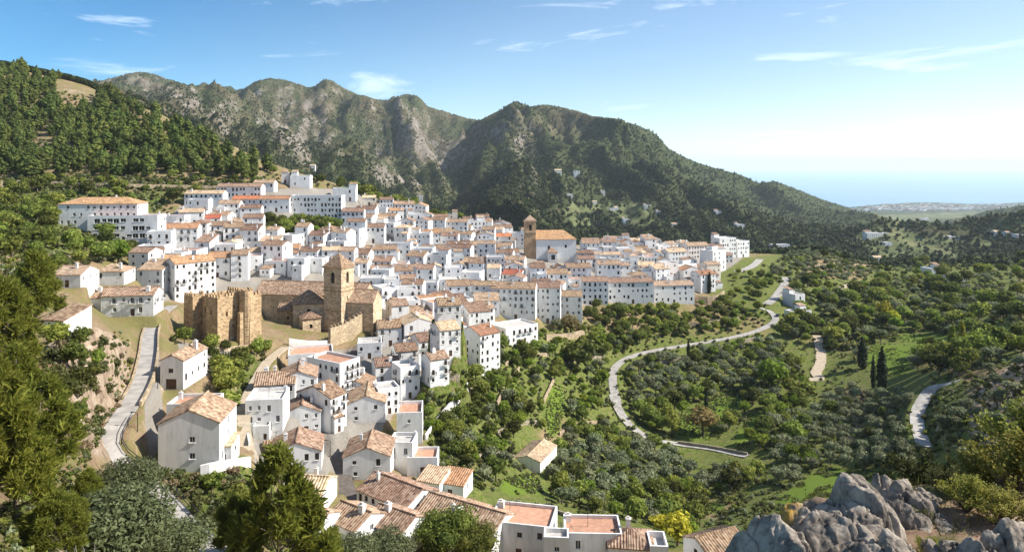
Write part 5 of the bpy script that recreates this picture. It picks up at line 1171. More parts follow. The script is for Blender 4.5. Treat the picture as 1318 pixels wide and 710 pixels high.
orchard.c = ((1070 - CX) / F * 500, 500); orchard([(1008,330),(1060,322),(1125,328),(1120,360),(1020,362)], 'olive', 9, 3.6, 5, labels('in rows on the terraced hill right of the village')['olive'], 8, ())
zone([(690,600),(800,562),(860,582),(960,592),(985,612),(920,650),(880,710),(845,680),(720,650),(660,646)], {'olive': (20, 3.4, 5), 'leaf': (40, 3.4, 6.4), 'bright': (34, 2.4, 4.6), 'shrub': (20, 1, 2)}, labels('in the grove below the lower lane'), .26, ND)
zone([(803,466),(900,450),(985,432),(1040,485),(1045,600),(960,584),(830,556)], {'olive': (24, 3.4, 5.2), 'leaf': (58, 3.6, 7.6), 'bright': (42, 2.8, 5.6), 'shrub': (24, 1.2, 2.4)}, labels('in the valley inside the road loop'), .26, ND)
zone([(1000,560),(1100,500),(1185,505),(1180,580),(1210,640),(1000,640)], {'olive': (10, 3.4, 5.0), 'leaf': (18, 3, 5.6), 'shrub': (14, 1, 2)}, labels('in the olive grove by the right-hand road'), .28, ND)
zone([(1200,575),(1235,505),(1320,450),(1400,450),(1400,640),(1260,640)], {'olive': (36, 3, 5), 'shrub': (40, 1, 2.4), 'dryshrub': (20, .9, 1.6)}, labels('on the rocky slope at the right edge'), .28)
zone([(990,348),(1010,330),(1130,330),(1320,335),(1320,455),(1240,490),(1180,490),(1060,450),(1000,430),(1015,400)], {'leaf': (110, 5, 10), 'olive': (90, 4, 6.5), 'bright': (44, 4, 7.5)}, labels('on the slopes across the valley'), .24, ND, ymax=620)
zone([(940,352),(985,342),(1002,360),(985,400),(940,384)], {'leaf': (22, 3, 6), 'shrub': (20, 1.2, 2.6)}, labels('on the spur below the ridge road'), .25)
# ---------------------------------------------------------------- vegetation nobody could count: points that carry instanced tufts
def scatter(name, pts, sizes, templates, label, cat):
    me = bpy.data.meshes.new(name); me.vertices.add(len(pts)); me.vertices.foreach_set('co', np.asarray(pts, np.float32).ravel())
    a = me.attributes.new('size', 'FLOAT', 'POINT'); a.data.foreach_set('value', np.asarray(sizes, np.float32))
    o = link(name, me, kind='stuff', label=label, category=cat)
    g = bpy.data.node_groups.new(name, 'GeometryNodeTree'); g.interface.new_socket('Geometry', in_out='INPUT', socket_type='NodeSocketGeometry'); g.interface.new_socket('Geometry', in_out='OUTPUT', socket_type='NodeSocketGeometry')
    gi, go = g.nodes.new('NodeGroupInput'), g.nodes.new('NodeGroupOutput'); jn = g.nodes.new('GeometryNodeJoinGeometry')
    na = g.nodes.new('GeometryNodeInputNamedAttribute'); na.data_type = 'FLOAT'; na.inputs[0].default_value = 'size'
    for i, tm in enumerate(templates):
        ob = bpy.data.objects.new(name + '_tuft', tm); oi = g.nodes.new('GeometryNodeObjectInfo'); oi.inputs['Object'].default_value = ob
        ip = g.nodes.new('GeometryNodeInstanceOnPoints'); rv = g.nodes.new('FunctionNodeRandomValue'); rv.data_type = 'FLOAT_VECTOR'; rv.inputs[0].default_value = (-.12, -.12, 0); rv.inputs[1].default_value = (.12, .12, 6.28)
        ri = g.nodes.new('FunctionNodeRandomValue'); ri.data_type = 'INT'; ri.inputs[4].default_value = 0; ri.inputs[5].default_value = len(templates) - 1; ri.inputs['Seed'].default_value = 3
        cm = g.nodes.new('FunctionNodeCompare'); cm.data_type = 'INT'; cm.operation = 'EQUAL'; cm.inputs[3].default_value = i
        g.links.new(ri.outputs[2], cm.inputs[2]); g.links.new(cm.outputs[0], ip.inputs['Selection'])
        g.links.new(gi.outputs[0], ip.inputs['Points']); g.links.new(oi.outputs['Geometry'], ip.inputs['Instance']); g.links.new(rv.outputs[0], ip.inputs['Rotation']); g.links.new(na.outputs[0], ip.inputs['Scale']); g.links.new(ip.outputs[0], jn.inputs[0])
    g.links.new(jn.outputs[0], go.inputs[0]); m = o.modifiers.new('scatter', 'NODES'); m.node_group = g; return o
LEFT = {}
for a_, k_, p, h, l_ in sorted(QUEUE, key=lambda t: -t[0]):
    if COUNT.get(KIND[k_][0], 0) < 296: plant(k_, p, h, l_[0], l_[1], rng.uniform(.85, 1.2))
    else: LEFT.setdefault(k_, []).append((p, h))
for k_, l in LEFT.items():
    scatter({'pine': 'pinewood', 'leaf': 'thicket', 'shrub': 'low_scrub', 'olive': 'olive_grove'}.get(k_, 'greenery'), [p - Vector((0, 0, .05 * h)) for p, h in l], [h for p, h in l], KIND[k_][2][:3], 'smaller ' + KIND[k_][1] + 's filling the gaps farther off', 'greenery')
print('trees', COUNT, {k_: len(l) for k_, l in LEFT.items()})
FARW = [crown_mesh('tuft', MAT['farwood'], lobes_round(rsq(200 + s_), 4, .5, .9, .05), 46, .20, 200 + s_, .72) for s_ in range(3)] + [crown_mesh('tuft', MAT['farwood'], lobes_pine(rsq(210), .34, .05)[::2], 60, .14, 210, .8)]
pts, szs = [], []; rr = np.random.RandomState(9)
veg_at = lambda x, y: float(vegd[min(NR - 1, max(0, int((math.log(y) - LYS[0]) / .0105))), min(NC - 1, max(0, int((x - PXS[0]) / 4)))])
for _ in range(60000):
    x, y = rr.uniform(-60, 1380), rr.uniform(95, 345)
    p = hit(x, y, 560)
    if p is None or p.y > 4200 or p.z < 8: continue
    if rr.rand() > veg_at(x, p.y) * .95: continue
    pts.append(p); szs.append(rr.uniform(3.0, 7.5) * (1 if x > 600 else .72))
for _ in range(45000):
    x, y = rr.uniform(120, 700), rr.uniform(95, 300)
    p = hit(x, y, 900)
    if p is None or p.y > 4200 or rr.rand() > veg_at(x, p.y): continue
    pts.append(p); szs.append(rr.uniform(2.0, 4.6))
scatter('mountain_woodland', pts, szs, FARW, 'dark green woods and scrub covering the mountain slopes', 'woodland')
WEED = [crown_mesh('tuft', MAT['weed'], lobes_round(rsq(220 + s_), 4, .6, .6, .0), 40, .17, 220 + s_, .5) for s_ in range(2)] + [KIND['shrub'][2][0], crown_mesh('tuft', MAT['leaf'], lobes_round(rsq(230), 4, .55, .8, 0), 60, .16, 230, .6), crown_mesh('tuft', MAT['olive'], lobes_round(rsq(231), 4, .55, .8, 0), 60, .16, 231, .6)]
LOWZ = [([(536,500),(640,446),(755,400),(985,402),(1320,450),(1400,640),(1000,700),(660,650),(560,600)], 7800, .5, 1.9), ([(990,348),(1010,328),(1320,332),(1320,455),(1060,450)], 2600, 1.2, 3.6), ([(-60,232),(345,238),(300,252),(228,262),(180,330),(60,350),(-60,420)], 4200, .6, 2.0),
        ([(205,600),(320,604),(430,720),(200,720)], 700, .25, .8), ([(0,340),(60,345),(70,425),(165,430),(168,505),(110,600),(60,720),(0,720)], 1500, .3, .9), ([(-60,100),(140,125),(350,225),(350,232),(-60,230)], 2600, .8, 2.6), ([(-60,224),(345,230),(350,246),(-60,246)], 1500, .9, 2.6), ([(350,222),(600,285),(600,292),(440,246),(350,232)], 900, .8, 2.2), ([(270,440),(350,440),(300,570)], 260, .3, .8)]
pts, szs = [], []
for poly, n_, a_, b_ in LOWZ:
    xs = [p[0] for p in poly]; ys = [p[1] for p in poly]
    for _ in range(n_):
        x, y = rr.uniform(min(xs), max(xs)), rr.uniform(min(ys), max(ys))
        if not inpoly(np.array(x), np.array(y), poly) or any(inpoly(np.array(x), np.array(y), q) for q in ND): continue
        p = hit(x, y)
        if p is None or p.y > 700 or not occ_free(p.x, p.y, .1) : continue
        pts.append(p); szs.append(rr.uniform(a_, b_))
for q in MEADOW:
    xs = [p[0] for p in q]; ys = [p[1] for p in q]; ar = (max(xs) - min(xs)) * (max(ys) - min(ys))
    for _ in range(int(ar * .35)):
        x, y = rr.uniform(min(xs), max(xs)), rr.uniform(min(ys), max(ys)); p = hit(x, y) if inpoly(np.array(x), np.array(y), q) else None
        if p is not None and float(fbm(np.array(p.x / 6), np.array(p.y / 6), 3, 5)) > -.12: pts.append(p); szs.append(rr.uniform(.22, .75))
for poly, n_, a_, b_ in (([(1320,330),(1720,330),(1720,640),(1390,640),(1390,450),(1320,450)], 1500, 2, 5), ([(-420,250),(-60,250),(-60,640),(-420,640)], 900, 2, 5.5)):
    xs = [p[0] for p in poly]; ys = [p[1] for p in poly]
    for _ in range(n_):
        x, y = rr.uniform(min(xs), max(xs)), rr.uniform(min(ys), max(ys)); p = hit(x, y) if inpoly(np.array(x), np.array(y), poly) else None
        if p is not None and 40 < p.y < 700: pts.append(p); szs.append(rr.uniform(a_, b_))
scatter('undergrowth', pts, szs, WEED, 'low bushes and weeds between the trees of the valley', 'undergrowth')
# ---------------------------------------------------------------- near trees
def needle_crown(name, mat, seed, clumps=90, per=150, w=.36, z0=.12, ln=.085, wd=.0085, cone=False):
    rs = np.random.RandomState(seed); f = rs.rand(clumps) ** .85; a = rs.uniform(0, 6.28, clumps)
    prof = w * (np.sin(math.pi * (.20 + .74 * f)) ** .8 if not cone else (1.02 - f) ** .62); r = prof * np.sqrt(rs.uniform(.25, 1, clumps))
    c = np.stack([r * np.cos(a), r * np.sin(a), z0 + (.97 - z0) * f + rs.uniform(-.02, .02, clumps)], 1); ax = np.stack([np.cos(a) * .7, np.sin(a) * .7, .75 * np.ones(clumps)], 1)
    C = np.repeat(c, per, 0); A = np.repeat(ax, per, 0); n = len(C); S = np.repeat(rs.uniform(.7, 1.35, (clumps, 1)), per, 0)
    d = rs.normal(size=(n, 3)) * .75 + A * .8; d /= np.linalg.norm(d, axis=1)[:, None]
    st = C + rs.normal(size=(n, 3)) * .026 * S; L = ln * S * rs.uniform(.5, 1.1, (n, 1)); t = np.cross(d, rs.normal(size=(n, 3))); t /= np.linalg.norm(t, axis=1)[:, None]; t *= wd * rs.uniform(.7, 1.5, (n, 1))
    q = np.stack([st - t * .6, st + t * .6, st + d * L * .6 + t, st + d * L], 1).reshape(-1, 3); Vs, Fs, off = [q], [np.arange(4 * n).reshape(n, 4)], 4 * n
    for k_ in range(clumps):
        v, g = blob_quads(c[k_], np.array((.045, .045, .03)), rs, 6, 4); Vs.append(v); Fs.append(g + off); off += len(v)
    return pmesh(name, np.concatenate(Vs), np.concatenate(Fs), mat), c
NP = []
for s_ in range(4):
    m_, cl = needle_crown('crown', MAT['nearpine'], 300 + s_, (70, 90, 64, 50)[s_], (210, 210, 210, 260)[s_], (.36, .42, .32, .40)[s_], cone=s_ in (0, 3))
    mb = MB(); rs = rsq(310 + s_); mb.tube([(0, 0, -.2), (0, 0, 0), (.015, .01, .45), (0, .015, .9)], [.032, .026, .018, .006], 7)
    for c in cl[::2]: b = Vector((.01, .01, max(.05, c[2] - .12))); e = Vector(c); mb.tube([b, (b + e) / 2 - Vector((0, 0, .01)), e], [.007, .005, .003], 4)
    NP.append((m_, mb.mesh('trunk', MAT['bark'])))
def near_pine(px, py, hpx, v, label, wid=1., Y=None):
    p = hit(px, py) if Y is None else Vector(((px - CX) / F * Y, Y, float(zt(np.float64((px - CX) / F * Y), np.float64(Y)))))
    h = hpx * p.y / F; T = thing('pine_tree', label, 'pine tree', p, rng.uniform(0, 6.28)); T.scale = (h * wid, h * wid, h); link('crown', NP[v][0], T); link('trunk', NP[v][1], T); return T
near_pine(46, 416, 92, 0, 'pine at the left edge beside the little white hut', 1.0)
near_pine(-4, 500, 140, 1, 'tall pine cut by the left edge, above the lower pines', .8)
near_pine(22, 548, 100, 3, 'pine between the two tall ones on the left slope', 1.0)
near_pine(52, 622, 136, 2, 'broad pine overhanging the rocky bank above the road', .95)
near_pine(20, 668, 150, 3, 'largest pine filling the lower left corner', .85)
near_pine(-22, 640, 190, 2, 'dark pine half outside the left edge', .8)
near_pine(70, 722, 84, 1, 'bushy young pine at the bottom left corner', 1.1)
near_pine(112, 655, 50, 0, 'small pine leaning at the road bank, lower left', 1.2)
near_pine(362, 0, 196, 3, 'big bushy pine at the bottom in front of the street houses', .88, Y=66)
near_pine(306, 0, 84, 2, 'smaller pine left of the big bottom pine', 1.0, Y=68)
near_pine(408, 0, 108, 2, 'bright pine right behind the big bottom pine', .95, Y=70)
OLN = [crown_mesh('crown', MAT['olivenear'], lobes_round(rsq(400 + s_), 11, .56, .66, .22), 9000, .014, 400 + s_, .5, .3, 2.2) for s_ in range(2)]
LFN = [crown_mesh('crown', MAT['leaf'], lobes_round(rsq(410 + s_), 11, .54, .74, .2), 7000, .019, 410 + s_, .6) for s_ in range(2)]
def near_tree(name, cat, cm, px, py, hpx, label, Y=None, wid=1.1):
    p = hit(px, py) if Y is None else Vector(((px - CX) / F * Y, Y, float(zt(np.float64((px - CX) / F * Y), np.float64(Y)))))
    h = hpx * p.y / F; T = thing(name, label, cat, p, rng.uniform(0, 6.28)); T.scale = (h * wid, h * wid, h); link('crown', cm, T); link('trunk', TO[0], T); return T
near_tree('olive_tree', 'olive tree', OLN[0], 165, 655, 72, 'grey olive covering the road bend at the lower left', None, 1.0)
near_tree('olive_tree', 'olive tree', OLN[1], 150, 735, 118, 'wide grey-green olive at the bottom edge left of the railing', None, 1.25)
near_tree('olive_tree', 'olive tree', OLN[0], 222, 738, 78, 'low olive at the bottom edge under the railing', None, 1.2)
near_tree('broadleaf_tree', 'tree', LFN[0], 572, 728, 78, 'dark round tree before the longest tiled roof at the bottom', None, 1.1)
near_tree('broadleaf_tree', 'tree', LFN[1], 612, 735, 62, 'smaller dark tree right of the round one at the bottom', None, 1.0)
near_tree('olive_tree', 'olive tree', OLN[1], 500, 735, 58, 'pale olive at the bottom under the second tiled roof', None, 1.3)
near_tree('olive_tree', 'olive tree', OLN[0], 452, 740, 56, 'grey bush-like olive at the bottom right of the big pine', None, 1.2)
def dead_bush(px, Y, z, s, label, seed):
    rs = random.Random(seed); p = Vector(((px - CX) / F * Y, Y, z)); mb = MB()
    def br(b, d, L, r, n):
        pts = [b]; q = b.copy()
        for _ in range(4): d = (d + Vector((rs.uniform(-.3, .3), rs.uniform(-.3, .3), rs.uniform(-.1, .25)))).normalized(); q = q + d * L / 4; pts.append(q.copy())
        mb.tube(pts, [r, r * .85, r * .7, r * .5, r * .25], 5)
        if n:
            for k_ in range(3): br(pts[1 + k_], (d + Vector((rs.uniform(-1, 1), rs.uniform(-1, 1), rs.uniform(-.2, .7)))).normalized(), L * .6, r * .5, n - 1)
    for k_ in range(3): br(Vector((0, 0, 0)), Vector((rs.uniform(-.7, .7), rs.uniform(-.5, .5), 1)).normalized(), s, s * .022, 2)
    T = thing('dead_bush', label, 'dead branches', p, data=mb.mesh('dead_bush', MAT['deadwood'])); return T
for px, py, s_, lb, sd in ((104, 728, 2.4, 'bare whitish branches at the lower left corner', 1), (345, 735, 3.4, 'bare grey branches sticking up before the big bottom pine', 2)):
    p = hit(px, py); dead_bush(px, p.y - 4, p.z + .5, s_, lb, sd)
# ---------------------------------------------------------------- rocks at the view point
def vn3(p, s):
    i = np.floor(p); f = p - i; f = f * f * (3 - 2 * f); o = 0
    for a in (0, 1):
        for b in (0, 1):
            for c in (0, 1):
                hh = _h(i[:, 0] + a + (i[:, 2] + c) * 157, i[:, 1] + b + (i[:, 2] + c) * 113, s); o = o + hh * np.abs(1 - a - f[:, 0]) * np.abs(1 - b - f[:, 1]) * np.abs(1 - c - f[:, 2])
    return o
def fb3(p, o, s): 
    t, a = 0, 1.
    for k_ in range(o): t = t + a * (vn3(p, s + k_ * 7) - .5); p = p * 2.07 + 3.1; a *= .52
    return t
k = NT('limestone', .92, .15); v = k.coord('Object'); gn = k.n('ShaderNodeNewGeometry')
nb = k.noise(v, 2.6, 9, .72, .3); nf = k.noise(v, 13, 8, .75); nl = k.noise(v, 1.3, 5, .6)
g = k.ramp(nb, [(.32, (.055, .046, .037)), (.45, (.185, .155, .124)), (.58, (.37, .315, .25)), (.76, (.54, .465, .38))])
g = k.mix(k.rng(nf, .56, .70, 0, .75), g, (.075, .07, .065)); g = k.mix(k.rng(nf, .26, .38, .5, 0), g, (.58, .51, .42))
g = k.mix(k.rng(nl, .60, .70, 0, .5), g, (.40, .33, .22)); g = k.mix(k.math('MULTIPLY', k.attr('lichen'), k.rng(k.noise(v, 6, 6, .7), .36, .52)), g, (.46, .27, .045)); k.col(g)
k.bump(k.math('ADD', nb, k.math('MULTIPLY', nf, .55)), .9, .05); MAT['limestone'] = k.m
def rock(label, px, py, Y, wpx, hpx, dm, seed, rot=0., cuts=16, lichen=None):
    bm = bmesh.new(); bmesh.ops.create_icosphere(bm, subdivisions=6, radius=1); P3 = np.array([v.co[:] for v in bm.verts]); rs = np.random.RandomState(seed)
    pl = [(np.array((.30, -.50, .81)), .40), (np.array((-.45, -.55, .70)), .50), (np.array((.75, -.25, .60)), .55)]
    for _ in range(cuts): nn = rs.normal(size=3); nn[2] = abs(nn[2]) * .6; pl.append((nn / np.linalg.norm(nn), rs.uniform(.58, .86)))
    for nn, dd in pl: e = P3 @ nn - dd - .10 * fb3(P3 * 2.2 + seed, 3, seed + 31); P3 = P3 - np.clip(e, 0, None)[:, None] * nn * .95
    m = Y / F; sc3 = np.array((wpx * m / 2, dm / 2, hpx * m)) ; nrm = P3 / np.linalg.norm(P3, axis=1)[:, None]
    q = P3 * sc3; c_, s_ = math.cos(rot), math.sin(rot); q = np.stack([q[:, 0] * c_ - q[:, 2] * s_ * .6, q[:, 1], q[:, 0] * s_ * .6 + q[:, 2] * c_], 1)
    big = fb3(q * 1.3 + seed, 4, seed); cr = 1 - np.abs(2 * vn3(q * np.array((2.2, 2.2, 1.3)) + seed * 3, seed + 5) - 1); cr2 = 1 - np.abs(2 * vn3(q * 5.5 + seed, seed + 9) - 1)
    q = q + nrm * (big * .20 - .20 * np.clip(cr - .84, 0, 1) / .16 - .08 * np.clip(cr2 - .84, 0, 1) / .16 + fb3(q * 7, 5, seed + 2) * .085)[:, None]
    for v_, c in zip(bm.verts, q): v_.co = c
    me = bpy.data.meshes.new('rock'); bm.to_mesh(me); bm.free(); me.materials.append(MAT['limestone']); me.polygons.foreach_set('use_smooth', [True] * len(me.polygons))
    at_ = me.attributes.new('lichen', 'FLOAT', 'POINT'); 
    lv = np.zeros(len(q)) if lichen is None else np.exp(-((q[:, 0] - lichen[0]) ** 2 + (q[:, 2] - lichen[1]) ** 2) / lichen[2] ** 2) * 1.3
    at_.data.foreach_set('value', np.clip(lv, 0, 1).astype(np.float32))
    return thing('boulder', label, 'rock', Vector(((px - CX) / F * Y, Y, CAMZ - (py - HY) / F * Y)), data=me)
LEDGE_Z = -5.34
gx = np.arange(-2, 26, .16); gy = np.arange(4.0, 30, .16); LX, LY = np.meshgrid(gx, gy); lpx = CX + F * LX / LY
drop = 24 * sstep(12.2, 28, LY) ** .7 + 1.0 * sstep(11.4, 13.0, LY) + 12 * (1 - sstep(3.6, 5.0, LX)) ; LZ = CAMZ + LEDGE_Z - drop + .30 * fbm(LX / 1.6, LY / 1.6, 5, 3) + .10 * np.clip(LX - 6, 0, 5)
idx = np.arange(LX.size).reshape(LX.shape); fs = np.stack([idx[:-1, :-1], idx[:-1, 1:], idx[1:, 1:], idx[1:, :-1]], -1).reshape(-1, 4)
k = NT('ledge_soil', .95, .1); v = k.coord(); g = k.ramp(k.noise(v, 1.7, 8, .7), [(.3, (.16, .10, .06)), (.5, (.30, .20, .13)), (.7, (.42, .31, .21))]); g = k.mix(k.rng(k.noise(v, .9, 5, .6), .5, .6), g, (.13, .13, .045)); k.col(g); k.bump(k.noise(v, 14, 8, .75), 1, .05)
link('rocky_ledge', pmesh('rocky_ledge', np.stack([LX, LY, LZ], -1).reshape(-1, 3), fs, k.m, smooth=True), kind='structure')
def lz(x, y):
    i = int(np.clip((y - 4.0) / .16, 0, len(gy) - 1)); j = int(np.clip((x + 2) / .16, 0, len(gx) - 1)); return float(LZ[i, j])
def cells(x, y, s, seed):
    ix, iy = np.floor(x / s), np.floor(y / s); d1 = np.full(x.shape, 1e9); d2 = d1.copy(); cid = np.zeros(x.shape); ccx = d1 * 0; ccy = d1 * 0
    for a in (-1, 0, 1):
        for b in (-1, 0, 1):
            jx, jy = ix + a, iy + b; px_, py_ = (jx + _h(jx, jy, seed)) * s, (jy + _h(jx, jy, seed + 1)) * s; dd = np.hypot(x - px_, y - py_); m_ = dd < d1
            d2 = np.where(m_, d1, np.minimum(d2, dd)); cid = np.where(m_, _h(jx, jy, seed + 2), cid); ccx = np.where(m_, px_, ccx); ccy = np.where(m_, py_, ccy); d1 = np.where(m_, dd, d1)
    return cid, x - ccx, y - ccy, d2 - d1
def outcrop(label, sil, Yr, Yf, zf, seed, pw=.65, amp=1., lichen=None, skew=0.):
    sil = np.array(sil, float); X0, X1 = (sil[0, 0] - CX) / F * Yr, (sil[-1, 0] - CX) / F * Yr; st = .017
    xs = np.arange(X0, X1, st); ys = np.arange(Yf - .12, Yr + .55, st); X, Y = np.meshgrid(xs, ys)
    wx = X + .10 * fbm(X / .45, Y / .45, 3, seed + 3) + skew * (Y - Yr); wy = Y + .16 * fbm(X / .5 + 9, Y / .5, 3, seed + 4)
    yr = np.interp(CX + F * wx / Yr, sil[:, 0], sil[:, 1]); zr = -(yr - HY) / F * Yr
    t = (wy - Yf) / (Yr - Yf); Z = np.where(t < 1, zf + (zr - zf) * np.clip(t, 0, 1) ** pw, zr - 2.6 * (t - 1) * (Yr - Yf) ** .5) - .9 * sstep(.06, -.06, t)
    rot_ = .5; u, v_ = X * math.cos(rot_) + Y * math.sin(rot_), (-X * math.sin(rot_) + Y * math.cos(rot_)) * .62
    wu, wv = u + .03 * fbm(X / .2, Y / .2, 3, seed + 8), v_ + .03 * fbm(X / .2 + 5, Y / .2, 3, seed + 9)
    for s_, h_, sl_, cw, cdp in ((.95, .20, .34, .045, .24), (.42, .10, .34, .028, .10), (.17, .035, .30, .016, .035)):
        cid, dx, dy, e = cells(wu, wv, s_, seed + int(s_ * 100)); a1 = cid * 57.3 % 1; a2 = cid * 91.7 % 1
        Z = Z + amp * (h_ * (cid - .5) * 1.6 + sl_ * ((a1 - .35) * dx + (a2 - .65) * dy) * 1.3 - cdp * np.exp(-(e / cw) ** 2))
    Z = Z + amp * (.028 * fbm(X / .22, Y / .22, 4, seed + 11) + .020 * fbm(X / .05, Y / .05, 3, seed + 12) - .03 * np.clip(vnoise(X / .045, Y / .045, seed + 6) - .72, 0, 1) / .28)
    edge = np.minimum(X - X0, X1 - X); Z = Z - 1.2 * sstep(.10, -.02, edge + .07 * fbm(Y / .3, X / .3, 2, seed + 2))
    idx = np.arange(X.size).reshape(X.shape); fs = np.stack([idx[:-1, :-1], idx[:-1, 1:], idx[1:, 1:], idx[1:, :-1]], -1).reshape(-1, 4); o_ = np.array(((X0 + X1) / 2, (Yr + Yf) / 2, zf))
    me = pmesh('boulder', np.stack([X, Y, Z], -1).reshape(-1, 3) - o_, fs, MAT['limestone'])
    lv = np.zeros(X.size) if lichen is None else np.exp(-(((CX + F * X / Y - lichen[0]) / lichen[2]) ** 2 + ((HY - Z / Y * F - lichen[1]) / lichen[3]) ** 2)).ravel() * 1.5
    at_ = me.attributes.new('lichen', 'FLOAT', 'POINT'); at_.data.foreach_set('value', np.clip(lv, 0, 1).astype(np.float32))
    return thing('boulder', label, 'rock', Vector((o_[0], o_[1], CAMZ + o_[2])), data=me)
outcrop('huge cracked grey boulder with orange lichen in the lower right', [(978,700),(990,668),(1002,648),(1022,636),(1050,632),(1066,626),(1090,620),(1108,624),(1122,634),(1134,655),(1146,690)], 10.3, 8.5, -5.24, 3, .6, .8, (1010, 640, 17, 32))
outcrop('dark jagged rock at the left foot of the huge boulder', [(922,740),(940,712),(958,692),(976,672),(992,664),(1006,680),(1020,725)], 9.7, 8.3, -5.34, 18, .7, .65, None, .3)
outcrop('rounded grey rock right behind the huge boulder', [(1112,650),(1124,618),(1140,611),(1160,616),(1180,627),(1200,642),(1214,662),(1220,690)], 11.2, 9.9, -5.49, 27, .55, .9)
outcrop('pale flat rock at the bottom edge between the boulders', [(1062,730),(1078,700),(1096,684),(1118,670),(1140,674),(1158,690),(1170,730)], 9.2, 8.2, -5.19, 41, .8, .7)
outcrop('grey boulder cut by the lower right corner', [(1208,730),(1224,700),(1240,680),(1258,664),(1276,658),(1300,664),(1322,672),(1350,690),(1372,740)], 9.0, 7.9, -5.09, 52, .65, .9)
for i, (px, py, Y, wp) in enumerate(((1190, 700, 9.6, 26), (1172, 706, 9.2, 16), (1214, 693, 10, 18), (1228, 708, 9.0, 14), (1200, 708, 9.1, 12))):
    rock(('biggest loose stone', 'second loose stone', 'upper loose stone', 'right-hand loose stone', 'smallest loose stone')[i] + ' on the brown ground between the boulders', px, py, Y, wp, wp * .5, .2, 50 + i, 0, 10)
MAT['nearshrub'] = leafmat('near_shrub_leaves', (.14, .145, .025), (.26, .255, .045), (.42, .39, .10), .45, .2)
def twig_shrub(name, mat, seed, n, w, leaf):
    rs = np.random.RandomState(seed); rp = random.Random(seed); st = MB(); pts = []
    for k_ in range(46):
        a = rp.uniform(0, 6.28); o = rp.uniform(.1, 1) * w; top = Vector((o * math.cos(a), o * math.sin(a), rp.uniform(.55, 1.0) * (1 - .35 * (o / w) ** 2))); mid = top * .5 + Vector((rp.uniform(-.06, .06), rp.uniform(-.06, .06), .05))
        st.tube([(0, 0, 0), mid, top], [.010, .007, .002], 4); pts.append((mid, top))
    i = rs.randint(0, len(pts), n); f = rs.rand(n) ** .6; A = np.array([p_[0][:] for p_ in pts]); B = np.array([p_[1][:] for p_ in pts]); c = A[i] + (B[i] - A[i]) * f[:, None] * 1.03 + rs.normal(size=(n, 3)) * .035
    d = rs.normal(size=(n, 3)); d[:, 2] += .6; d /= np.linalg.norm(d, axis=1)[:, None]; t = np.cross(d, rs.normal(size=(n, 3))); t /= np.linalg.norm(t, axis=1)[:, None]; L = leaf * rs.uniform(.6, 1.4, (n, 1)); t *= L * .38
    q = np.stack([c, c + d * L * .5 + t, c + d * L, c + d * L * .5 - t], 1).reshape(-1, 3)
    return pmesh(name, q, np.arange(4 * n).reshape(n, 4), mat), st.mesh('stem', MAT['bark'])
SH = [twig_shrub('foliage', MAT['nearshrub'], 500 + s_, 5200, .55, .036) for s_ in range(2)] + [twig_shrub('foliage', MAT['shrub'], 510, 5200, .5, .034)]
for px, Y, h, v_, wd, lb in ((1262, 12.0, .95, 0, 1.1, 'yellow-green leafy shrub behind the right boulders'), (1306, 11.2, 1.2, 1, 1.1, 'tall yellow-green shrub cut by the right edge'), (1348, 12.0, 1.7, 0, 1.1, 'tallest yellow-green shrub half outside the right edge'), (1182, 12.6, 1.25, 2, .9, 'grey-green bush rising behind the rounded rock'), (1216, 12.4, .8, 2, 1.0, 'low grey-green bush right of the rounded rock'),
                            (1245, 10.6, .62, 1, 1.2, 'low yellow shrub left of the corner boulder'), (1200, 9.6, .34, 1, 1.4, 'small round shrub on the brown soil between the boulders'), (1232, 9.4, .26, 0, 1.5, 'low tuft beside the corner boulder'), (1180, 10.6, .36, 2, 1.4, 'grey-green tuft at the foot of the rounded rock'), (1222, 11.2, .55, 2, 1.3, 'grey-green shrub behind the bare soil patch'), (1288, 10.2, .6, 0, 1.4, 'low yellow-green shrub above the corner boulder'),
                            (1140, 10.1, .30, 1, 1.3, 'tuft of green leaves between the boulders'), (1060, 10.0, .22, 0, 1.3, 'small green tuft at the bottom of the huge boulder')):
    x = (px - CX) / F * Y; z = lz(x, Y) - .05; T = thing('shrub', lb, 'shrub', Vector((x, Y, z)), rng.uniform(0, 6)); hh = h; T.scale = (hh * wd, hh * wd, hh); link('foliage', SH[v_][0], T); link('stem', SH[v_][1], T)
n = 11000; rs = rsq(77); X = rs.uniform(3.5, 12, n); Y_ = rs.uniform(6.5, 13, n); keep = np.array([float(fbm(np.array(x / .8), np.array(y / .8), 3, 8)) > -.10 for x, y in zip(X, Y_)]); X, Y_ = X[keep], Y_[keep]; n = len(X)
Z_ = np.array([lz(x, y) for x, y in zip(X, Y_)]) - .02; hgt_ = rs.uniform(.05, .22, n); a = rs.uniform(0, 6.28, n); c = np.stack([X, Y_, Z_], 1); t = np.stack([np.cos(a), np.sin(a), a * 0], 1) * .006; ln_ = np.stack([rs.uniform(-.5, .5, n) * hgt_, rs.uniform(-.5, .5, n) * hgt_, hgt_], 1)
link('dry_grass', pmesh('dry_grass', np.stack([c - t, c + t, c + ln_ * .6 + t * .7, c + ln_], 1).reshape(-1, 3), np.arange(4 * n).reshape(n, 4), MAT['weed']), kind='stuff', label='dry grass tufts among the boulders', category='grass')
